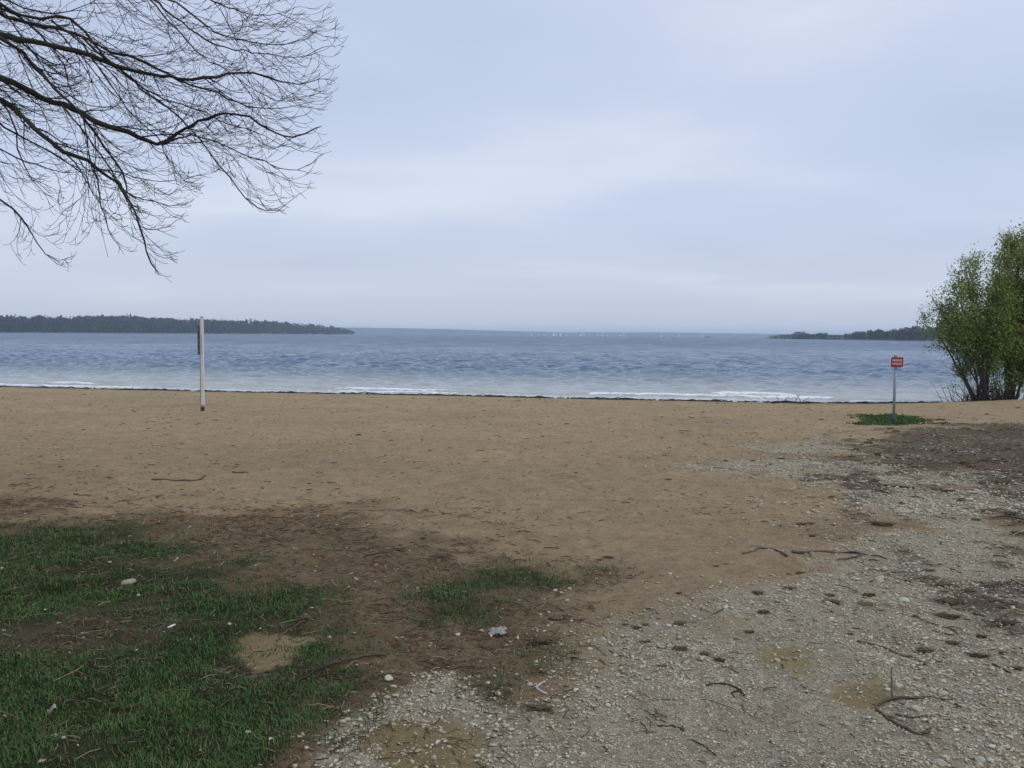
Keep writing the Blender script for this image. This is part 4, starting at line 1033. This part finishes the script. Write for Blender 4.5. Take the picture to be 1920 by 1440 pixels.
pebbles('gravel', P, lambda P, g: np.clip(g.lognormal(math.log(0.010), 0.4, len(P)), 0.005, 0.022), 3, 'stray pale pebbles on the brown earth between turf and sand')

# ------------------------------------------------------------------ grass blades and litter
def blades(name, P, hfn, seed, pal, probs, label, lean=1.15, wid=0.0017):
    g = np.random.default_rng(seed); n = len(P); z = ground_z(P[:, 0], P[:, 1])
    h = hfn(P, g); a = g.random(n) * 6.283; ln = lean * (0.3 + g.random(n)); d = np.stack([np.cos(a), np.sin(a)], 1)
    sd = np.stack([-np.sin(a), np.cos(a)], 1); w_ = (wid * (0.7 + 0.6 * g.random(n)) * (0.8 + P[:, 1] / 12))[:, None]
    b = np.stack([P[:, 0], P[:, 1]], 1)
    p1 = b + d * (h * ln * 0.35)[:, None]; p2 = b + d * (h * ln)[:, None]
    hz = h * np.sqrt(np.clip(1 - (ln * 0.7) ** 2, 0.06, 1))
    V = np.stack([np.c_[b + sd * w_, z - 0.01], np.c_[b - sd * w_, z - 0.01], np.c_[p1 - sd * w_ * .8, z + hz * 0.6], np.c_[p1 + sd * w_ * .8, z + hz * 0.6], np.c_[p2, z + hz]], 1).reshape(-1, 3)
    i0 = np.arange(n)[:, None] * 5
    T = np.concatenate([i0 + np.array([[0, 1, 2]]), i0 + np.array([[0, 2, 3]]), i0 + np.array([[3, 2, 4]])], 0)
    pal = np.array(pal); c = pal[g.choice(len(pal), n, p=probs)] * (0.7 + 0.6 * g.random((n, 1)))
    o = link(name, np_mesh(name, V, T, 3, np.repeat(c, 5, 0)), M['blade']); tag(o, label, 'grass', kind='stuff')
def grass_w(x, y):
    return masks(x, y)['grass'] * (0.25 + 0.75 * sstep(0.3, 0.62, fbm(x / 0.16, y / 0.16, 3, 88)))
GP = [(0.036, 0.094, 0.018), (0.050, 0.118, 0.024), (0.028, 0.068, 0.015), (0.085, 0.105, 0.032), (0.15, 0.12, 0.06)]
P = scatter(130000, (-9, 2.2), (2.8, 9.5), grass_w, 41, 1.25)
blades('grass', P, lambda P, g: np.clip(g.lognormal(math.log(0.018), 0.55, len(P)), 0.005, 0.06) * 0.88 * (0.55 + 0.9 * fbm(P[:, 0] / 0.3, P[:, 1] / 0.3, 3, 99)), 5, GP, [.33, .25, .22, .11, .09], 'dark green worn turf in the foreground')
P = scatter(4500, (8, 13.5), (19, 27), lambda x, y: masks(x, y)['grass'] * 0.8, 43, 1)
blades('grass', P, lambda P, g: 0.015 + 0.04 * g.random(len(P)), 6, [(0.045, 0.10, 0.024), (0.06, 0.13, 0.03), (0.10, 0.12, 0.045)], [.5, .35, .15], 'short green grass round the foot of the red sign', 0.5, 0.006)
def soil_w(x, y):
    m = masks(x, y); return m['soil'] * (1 - 0.85 * m['grav']) * (1 - 0.7 * m['yel']) * (1 - 0.5 * m['grass']) * (0.3 + 0.7 * sstep(0.35, 0.6, fbm(x / 0.4, y / 0.4, 3, 55)))
def litter(name, P, seed, pal, probs, lens, rad, label, cat):
    g = np.random.default_rng(seed); n = len(P); z = ground_z(P[:, 0], P[:, 1]); a = g.random(n) * 6.283; L = lens(P, g); r = rad(P, g)
    d = np.stack([np.cos(a), np.sin(a)], 1); sd = np.stack([-np.sin(a), np.cos(a)], 1)
    bend = g.normal(0, 0.11, n) * L; V = []
    for t, bb, up in ((-0.5, 0, 0), (0, 1, 1), (0.5, 0, 0)):
        c = P + d * (L * t)[:, None] + sd * (bend * bb)[:, None]
        zc = z + r * 0.7 + up * g.random(n) * 0.12 * L
        for k in range(3):
            th = 2.094 * k; V.append(np.c_[c + sd * (r * math.cos(th))[:, None], zc + r * math.sin(th)])
    V = np.stack(V, 1).reshape(-1, 3); i0 = np.arange(n)[:, None] * 9; T = []
    for s in (0, 3):
        for k in range(3):
            k2 = (k + 1) % 3; T.append(i0 + np.array([[s + k, s + k2, s + 3 + k2, s + 3 + k]]))
    pal = np.array(pal); c = pal[g.choice(len(pal), n, p=probs)] * (0.75 + 0.5 * g.random((n, 1)))
    tag(link(name, np_mesh(name, V, np.concatenate(T, 0), 4, np.repeat(c, 9, 0)), M['litter']), label, cat, kind='stuff')
LP = [(0.07, 0.052, 0.034), (0.13, 0.098, 0.06), (0.26, 0.205, 0.13), (0.16, 0.085, 0.045)]
P = scatter(9000, (-9, 3), (2.8, 14), soil_w, 51, 1.3)
litter('dry_litter', P, 7, LP, [.34, .34, .22, .10], lambda P, g: np.clip(g.lognormal(math.log(0.05), 0.55, len(P)), 0.015, 0.22), lambda P, g: 0.0016 * (0.6 + P[:, 1] / 7) * (0.6 + 0.8 * g.random(len(P))), 'dry stalks and dead leaves on the brown earth by the turf', 'litter')
P = scatter(2600, (-24, 12), (8, 34), lambda x, y: (1 - masks(x, y)['grav']) * 0.4 * (0.35 + fbm(x / 1.5, y / 1.5, 2, 3)), 52, 1.6)
litter('twig_litter', P, 8, LP, [.55, .25, .15, .05], lambda P, g: np.clip(g.lognormal(math.log(0.032), 0.7, len(P)), 0.012, 0.35), lambda P, g: 0.0020 * (0.7 + P[:, 1] / 9) * (0.5 + g.random(len(P))), 'tiny dark twigs strewn over the open sand', 'litter')
P = scatter(3600, (0.5, 24), (3, 27), lambda x, y: masks(x, y)['grav'] * (0.06 + 0.9 * masks(x, y)['dark']), 53, 1.6)
litter('dry_litter', P, 9, LP, [.5, .3, .15, .05], lambda P, g: np.clip(g.lognormal(math.log(0.06), 0.6, len(P)), 0.02, 0.35), lambda P, g: 0.0024 * (0.6 + P[:, 1] / 9) * (0.5 + g.random(len(P))), 'dark stalks and rootlets strewn over the gravel bank', 'litter')
# line of black wrack washed up along the water
g = np.random.default_rng(6); n = 3400; xx = g.uniform(-30, 18, n)
keep = g.random(n) < 0.25 + 0.9 * sstep(0.40, 0.65, fbm(xx / 2.0, xx * 0, 3, 19)); xx = xx[keep]
P = np.c_[xx, shore_y(xx) - 0.22 + g.normal(0, 0.13, len(xx)) + 0.25 * (fbm(xx / 1.2, xx * 0 + 5, 3, 23) - 0.5)]
litter('shore_wrack', P, 10, [(0.028, 0.025, 0.023), (0.05, 0.043, 0.036), (0.018, 0.017, 0.016)], [.5, .3, .2], lambda P, g: np.clip(g.lognormal(math.log(0.18), 0.6, len(P)), 0.06, 0.9), lambda P, g: 0.012 * (0.5 + g.random(len(P)) * 1.6), 'black line of weed and twigs washed up along the waterline', 'wrack')
def driftwood(px, py, label, sc=1.0, seed=0):
    p = on_ground(px, py); rr = random.Random(seed); root = empty('driftwood', p, rr.uniform(-.4, .4)); tag(root, label, 'driftwood')
    a = Acc(); a.tube([(-0.5 * sc, 0, 0.02), (-0.1 * sc, 0.03, 0.07 * sc), (0.3 * sc, 0, 0.05), (0.6 * sc, 0.02, 0.03)], [0.03, .035, .03, .015], 7); a.build('stem', M['stick_dark'], root, True)
    for k in range(5):
        x = rr.uniform(-0.4, 0.5) * sc; d = Vector((rr.gauss(0.2, .5), rr.gauss(0, .3), 0.5)).normalized(); L = rr.uniform(0.15, 0.4) * sc
        b = Acc(); q = Vector((x, 0.01, 0.05)); b.tube([q, q + d * L * .5, q + d * L + Vector((rr.gauss(0, .04), 0, 0.02))], [0.014, .011, .007], 5); b.build('side_twig', M['stick_dark'], root, True)
driftwood(1180, 749, 'spiky black driftwood branch on the waterline', 1.5, 1)
driftwood(447, 733, 'small black driftwood knot on the waterline near the pale post', 0.8, 2)
driftwood(205, 729, 'long low black driftwood on the waterline in front of the bare wood', 1.5, 3)
driftwood(1480, 757, 'flat black driftwood at the water edge between post and red sign', 1.3, 4)

# ------------------------------------------------------------------ sticks traced from the photo
stick('stick', 'thin wavy stick on sand at the edge of the gravel', [(1392, 1039), (1420, 1030), (1445, 1030), (1462, 1036), (1476, 1044)], 0.010, 0.016)
stick('stick', 'long straight stick lying across the edge of the gravel bank', [(1484, 1036), (1525, 1035), (1580, 1037), (1625, 1041), (1662, 1049)], 0.018, 0.010, forks=[([(1618, 1041), (1596, 1047), (1570, 1053)], 0.010, 0.01)])
stick('stick', 'slim mossy stick on gravel to the right of the sand patch', [(1608, 1204), (1645, 1211), (1670, 1222), (1707, 1234), (1734, 1247)], 0.011, 0.008)
stick('stick', 'thin brown stick slanting through the rubble', [(1712, 1155), (1745, 1169), (1779, 1179), (1798, 1190)], 0.010, 0.007)
stick('forked_branch', 'dark forked branch lying on gravel with one twig pointing up', [(1639, 1326), (1648, 1335), (1661, 1346), (1684, 1360), (1709, 1373), (1732, 1378), (1742, 1366)], 0.010, 0.009, 'stick', 0.8,
      forks=[([(1639, 1326), (1657, 1318), (1676, 1313), (1700, 1312), (1734, 1315)], 0.010, 0.01), ([(1673, 1313), (1671, 1300), (1670, 1290)], 0.006, 0.09), ([(1700, 1312), (1740, 1311), (1772, 1318)], 0.006, 0.015), ([(1680, 1340), (1715, 1346), (1760, 1346)], 0.005, 0.0)], cat='branch')
stick('stick', 'curved dark twig alone on the trampled gravel', [(1320, 1286), (1359, 1284), (1382, 1291), (1393, 1305)], 0.006, 0.010, 'stick_dark', forks=[([(1386, 1296), (1372, 1300), (1378, 1308)], 0.005, 0.0)])
stick('stick', 'bent dark stick leaning over the turf toward the gravel', [(556, 1284), (580, 1268), (610, 1254), (645, 1244), (690, 1237), (722, 1236)], 0.005, 0.008, 'stick_dark', 3.0)
stick('stick', 'dark curved stick across the yellow sand in the turf', [(447, 1262), (470, 1265), (510, 1261), (548, 1248)], 0.009, 0.006, 'stick_dark')
stick('stick', 'pale stick standing over the far end of the yellow sand', [(519, 1203), (535, 1185), (552, 1175), (572, 1163)], 0.008, 0.005)
stick('stick', 'flat dark stick at the edge between earth and sand', [(1026, 1161), (1060, 1162), (1097, 1161)], 0.008, 0.006, 'stick_dark')
stick('stick', 'long thin twig lying on the open sand below the pale post', [(285, 900), (320, 901), (345, 901), (375, 900), (386, 893)], 0.016, 0.020)
stick('stick', 'short straight twig on the sand to the right of the long twig', [(436, 886), (450, 887), (465, 886)], 0.016, 0.014)
stick('stick', 'short brown twig where the sand meets the dark earth', [(138, 927), (155, 929), (172, 929)], 0.012, 0.010)
stick('stick', 'thin stick lying on rubble below the dark bank', [(1655, 912), (1685, 914), (1714, 915)], 0.025, 0.02, 'stick_dark')
stick('stick', 'tiny forked twig low on the trampled gravel', [(1236, 1361), (1258, 1362), (1272, 1365), (1284, 1372)], 0.005, 0.004, 'stick_dark', forks=[([(1258, 1362), (1266, 1356)], 0.003, 0.0)])
stick('stick', 'dark twig in the rubble at the right end of the gravel', [(1860, 1245), (1885, 1258), (1905, 1270)], 0.008, 0.006, 'stick_dark')

# ------------------------------------------------------------------ clods of dried weed
def clod_mesh(seed):
    rr = random.Random(seed); bm = bmesh.new(); bmesh.ops.create_icosphere(bm, subdivisions=3, radius=1)
    for v in bm.verts:
        p = v.co.copy(); n = 1.5 * (float(fbm(p.x * 2.2 + seed, p.y * 2.2 + p.z * 2.1, 4, seed, 0.7)) - 0.5)
        v.co = Vector((p.x * (1 + 1.0 * n), p.y * 0.7 * (1 + 1.0 * n), p.z * 0.46 * (1 + 1.5 * n))) * 0.75
    for k in range(110):
        a = rr.uniform(0, 6.283); q = Vector((math.cos(a) * rr.uniform(.3, .9), math.sin(a) * .65 * rr.uniform(.3, .9), rr.uniform(0.0, .3)))
        d = Vector((math.cos(a) + rr.gauss(0, .6), math.sin(a) + rr.gauss(0, .6), rr.uniform(-.1, .5))).normalized() * rr.uniform(.3, .85); s = Vector((rr.gauss(0, 1), rr.gauss(0, 1), rr.gauss(0, 1))).normalized() * 0.032
        bm.faces.new([bm.verts.new(q - s), bm.verts.new(q + s), bm.verts.new(q + d)])
    me = bpy.data.meshes.new('weed_clod'); bm.to_mesh(me); bm.free(); me.materials.append(M['clod']); return me
CLODS = [clod_mesh(k) for k in range(5)]
MARKS = [(1676, 790, 'near the foot of the red sign'), (1690, 1340, 'beside the forked branch'), (1475, 1222, 'by the larger sand patch'), (1640, 1280, 'by the smaller sand patch'), (1680, 1130, 'among the stones of the rubble'), (1580, 1038, 'by the long straight stick'), (1230, 1190, 'at the far edge of the gravel track'),
         (1355, 1290, 'by the curved dark twig'), (1860, 900, 'on the bare dark ground of the bank'), (1600, 860, 'on the rough foot of the dark bank'), (1430, 865, 'on the stony strip of open sand'), (1850, 1200, 'at the weedy side of the gravel'), (380, 800, 'near the pale post'), (330, 900, 'near the long thin twig'), (1850, 760, 'below the willow shrub'), (1310, 770, 'close to the waterline'), (1130, 1050, 'on bare sand behind the gravel track'), (820, 1040, 'at the sand edge of the brown earth'), (950, 860, 'in the middle of the open sand'), (1690, 945, 'on sandy ground below the dark bank')]
def clod(px, py, wpx, label, grp, k):
    if grp:
        mk = min(MARKS, key=lambda m: (m[0] - px) ** 2 + (2.2 * (m[1] - py)) ** 2)[2]
        sz = on_ground(px, py).y * wpx / F
        label = ('tiny scrap' if sz < 0.11 else 'small clod' if sz < 0.19 else 'broad clod') + ' of dried brown weed ' + mk; grp = 'dried weed ' + mk
    p = on_ground(px, py); r = wpx * p.y / F / 2 * 0.95
    o = bpy.data.objects.new('weed_clod', CLODS[k % 5]); COL.objects.link(o); o.location = (p.x, p.y, p.z + r * 0.08)
    o.scale = (r * random.uniform(0.8, 1.5), r * random.uniform(0.7, 1.3), r * random.uniform(0.55, 1.1)); o.rotation_euler.z = random.uniform(-0.5, 0.5) + (math.pi if k % 2 else 0); tag(o, label, 'clod', grp)
G1 = 'weed clods on the dark bank'; L1 = 'dark clod of dried weed on the bank below the red sign'
for k, (x, y, w_) in enumerate([(1597, 857, 15), (1646, 853, 22), (1685, 855, 16), (1616, 834, 12), (1628, 831, 14), (1606, 842, 10), (1584, 897, 18), (1533, 892, 13), (1602, 892, 22), (1670, 804, 14), (1680, 809, 12), (1810, 868, 22), (1822, 876, 18), (1758, 918, 22), (1776, 922, 24), (1842, 907, 18), (1874, 906, 26), (1867, 931, 20), (1690, 944, 12), (1697, 946, 10), (1505, 881, 12), (1412, 865, 12), (1465, 860, 10), (1360, 865, 12), (1446, 871, 8), (1740, 865, 14), (1788, 845, 12), (1850, 850, 14), (1890, 842, 16), (1700, 830, 12), (1560, 932, 12), (1586, 929, 9), (1800, 940, 20), (1850, 960, 26), (1895, 965, 28), (1830, 975, 20), (1640, 903, 14), (1720, 900, 16), (1905, 1000, 24)]):
    clod(x, y, w_, L1, G1, k)
G2 = 'weed clods on the near gravel'; L2 = 'brown tuft of dried weed on the pale gravel'
for k, (x, y, w_) in enumerate([(1420, 1113, 26), (1432, 1150, 30), (1560, 1132, 44), (1557, 1117, 22), (1630, 1118, 26), (1770, 1098, 30), (1780, 1132, 40), (1745, 1071, 18), (1775, 1158, 46), (1885, 1168, 40), (1735, 1222, 36), (1785, 1208, 26), (1835, 1232, 34), (1880, 1225, 18), (1840, 1195, 24), (1195, 1178, 22), (1172, 1172, 16), (1275, 1170, 26), (1207, 1205, 26), (1275, 1218, 26), (1240, 1215, 18), (1162, 1232, 16), (1350, 1240, 30), (1322, 1228, 22), (1405, 1186, 24), (1210, 1172, 14), (1240, 1250, 18), (1480, 1105, 22), (1500, 1075, 18), (1665, 1345, 18), (1592, 1190, 16), (1905, 1255, 24), (1700, 1090, 20), (1820, 1110, 26)]):
    clod(x, y, w_, L2, G2, k)
G3 = 'small weed clods on the open sand'; L3 = 'small dark scrap of weed lying on open sand'
for k, (x, y, w_) in enumerate([(672, 816, 10), (781, 866, 6), (928, 844, 8), (1080, 887, 8), (910, 866, 9), (1017, 818, 7), (1318, 773, 7), (1322, 784, 10), (1262, 778, 6), (1330, 816, 6), (1103, 851, 7), (1254, 900, 11), (1123, 1051, 13), (1142, 1046, 16), (1342, 1062, 14), (1362, 1058, 9), (1273, 1113, 15), (1160, 1085, 11), (112, 876, 9), (205, 896, 8), (527, 889, 5), (586, 892, 6), (580, 907, 9), (581, 919, 11), (793, 983, 5), (240, 928, 6), (795, 1010, 13), (830, 1044, 24), (1505, 985, 26), (1524, 983, 12), (1652, 984, 38), (1525, 1006, 18), (1643, 1002, 9), (1560, 985, 9), (1490, 812, 6), (1640, 785, 6), (1515, 822, 8), (1567, 804, 6), (1595, 818, 8), (1540, 787, 7), (1495, 790, 7), (1850, 777, 10), (1880, 790, 9), (1800, 775, 8), (1908, 765, 9), (1765, 764, 8)]):
    clod(x, y, w_, L3, G3, k)
clod(1020, 1206, 60, 'reddish brown tuft of dry weed at the earth edge left of the gravel', None, 1)
clod(575, 1160, 34, 'reddish dry grass tuft in the turf above the yellow sand', None, 3)
clod(1010, 1330, 50, 'dark weed clod on bare earth below the white plastic strip', None, 2)

# ------------------------------------------------------------------ bits of rubbish
def rubbish():
    # curved white plastic strip
    p = on_ground(1020, 1294); k = p.y / F
    a = Acc(); pts = []
    for t in np.linspace(R(75), R(285), 16): pts.append(Vector((15 * k * math.cos(t), 26 * k * math.sin(t), 0.012 + 0.008 * math.sin(t * 2))))
    a.tube(pts, [0.0055] * 16, 8); o = a.build('plastic_strip', M['plastic'], None, True); o.location = p; tag(o, 'curved white plastic strip half buried beside the gravel track', 'plastic strip')
    # crumpled wrapper
    p = on_ground(933, 1190); k = p.y / F; bm = bmesh.new(); bmesh.ops.create_grid(bm, x_segments=12, y_segments=6, size=1)
    for v in bm.verts:
        x, y = v.co.x, v.co.y; v.co = Vector((x * 15 * k * (1 + 0.25 * math.sin(5 * y)), y * 14 * k * (1 + 0.3 * math.sin(4 * x)), 0.004 + 0.045 * float(fbm(x * 2.5 + 4, y * 2.5, 3, 4))))
    e = bmesh.ops.solidify(bm, geom=bm.faces[:], thickness=0.001); o = bm_obj('wrapper', bm, M['paper']); o.location = p; tag(o, 'crumpled whitish wrapper on the bare earth', 'wrapper')
    # cigarette end
    p = on_ground(315, 1181); a = Acc(); d = Vector((0.5, 0.85, 0)).normalized()
    a.tube([p + Vector((0, 0, 0.012)), p + d * 0.045 + Vector((0, 0, 0.016))], [0.0055, 0.0055], 10); o = a.build('cigarette_end', M['white'], None, True, origin=p); tag(o, 'white cigarette end at the edge of the dark burnt patch', 'cigarette end')
    for px, py, lab in [(330, 1052, 'narrow white paper scrap at the edge of the turf'), (355, 991, 'small white paper scrap on the dark earth above the turf'), (97, 1334, 'greyish white scrap in a dark hollow of the turf')]:
        p = on_ground(px, py); bm = bmesh.new(); bmesh.ops.create_grid(bm, x_segments=4, y_segments=2, size=1)
        for v in bm.verts: v.co = Vector((v.co.x * 0.017, v.co.y * 0.007, 0.012 + 0.012 * math.sin(v.co.x * 2.5) + 0.006 * v.co.y))
        bmesh.ops.solidify(bm, geom=bm.faces[:], thickness=0.001); o = bm_obj('paper_scrap', bm, M['paper']); o.location = p; o.rotation_euler.z = 0.6; tag(o, lab, 'paper')
rubbish()

# ------------------------------------------------------------------ haze over the lake
hm = bpy.data.materials.new('lake haze'); hm.use_nodes = True; ht = hm.node_tree; ht.nodes.clear()
ho = N(ht, 'ShaderNodeOutputMaterial'); hv = N(ht, 'ShaderNodeVolumePrincipled'); ht.links.new(hv.outputs[0], ho.inputs['Volume'])
hv.inputs['Color'].default_value = (0.70, 0.86, 1.0, 1); hv.inputs['Density'].default_value = 0.00022; hv.inputs['Anisotropy'].default_value = 0.0
tag(bm_obj('haze', box_bm(-7200, 7200, -420, 6900, -8, 36), hm), 'pale haze hanging over the whole lake', 'haze', kind='stuff')
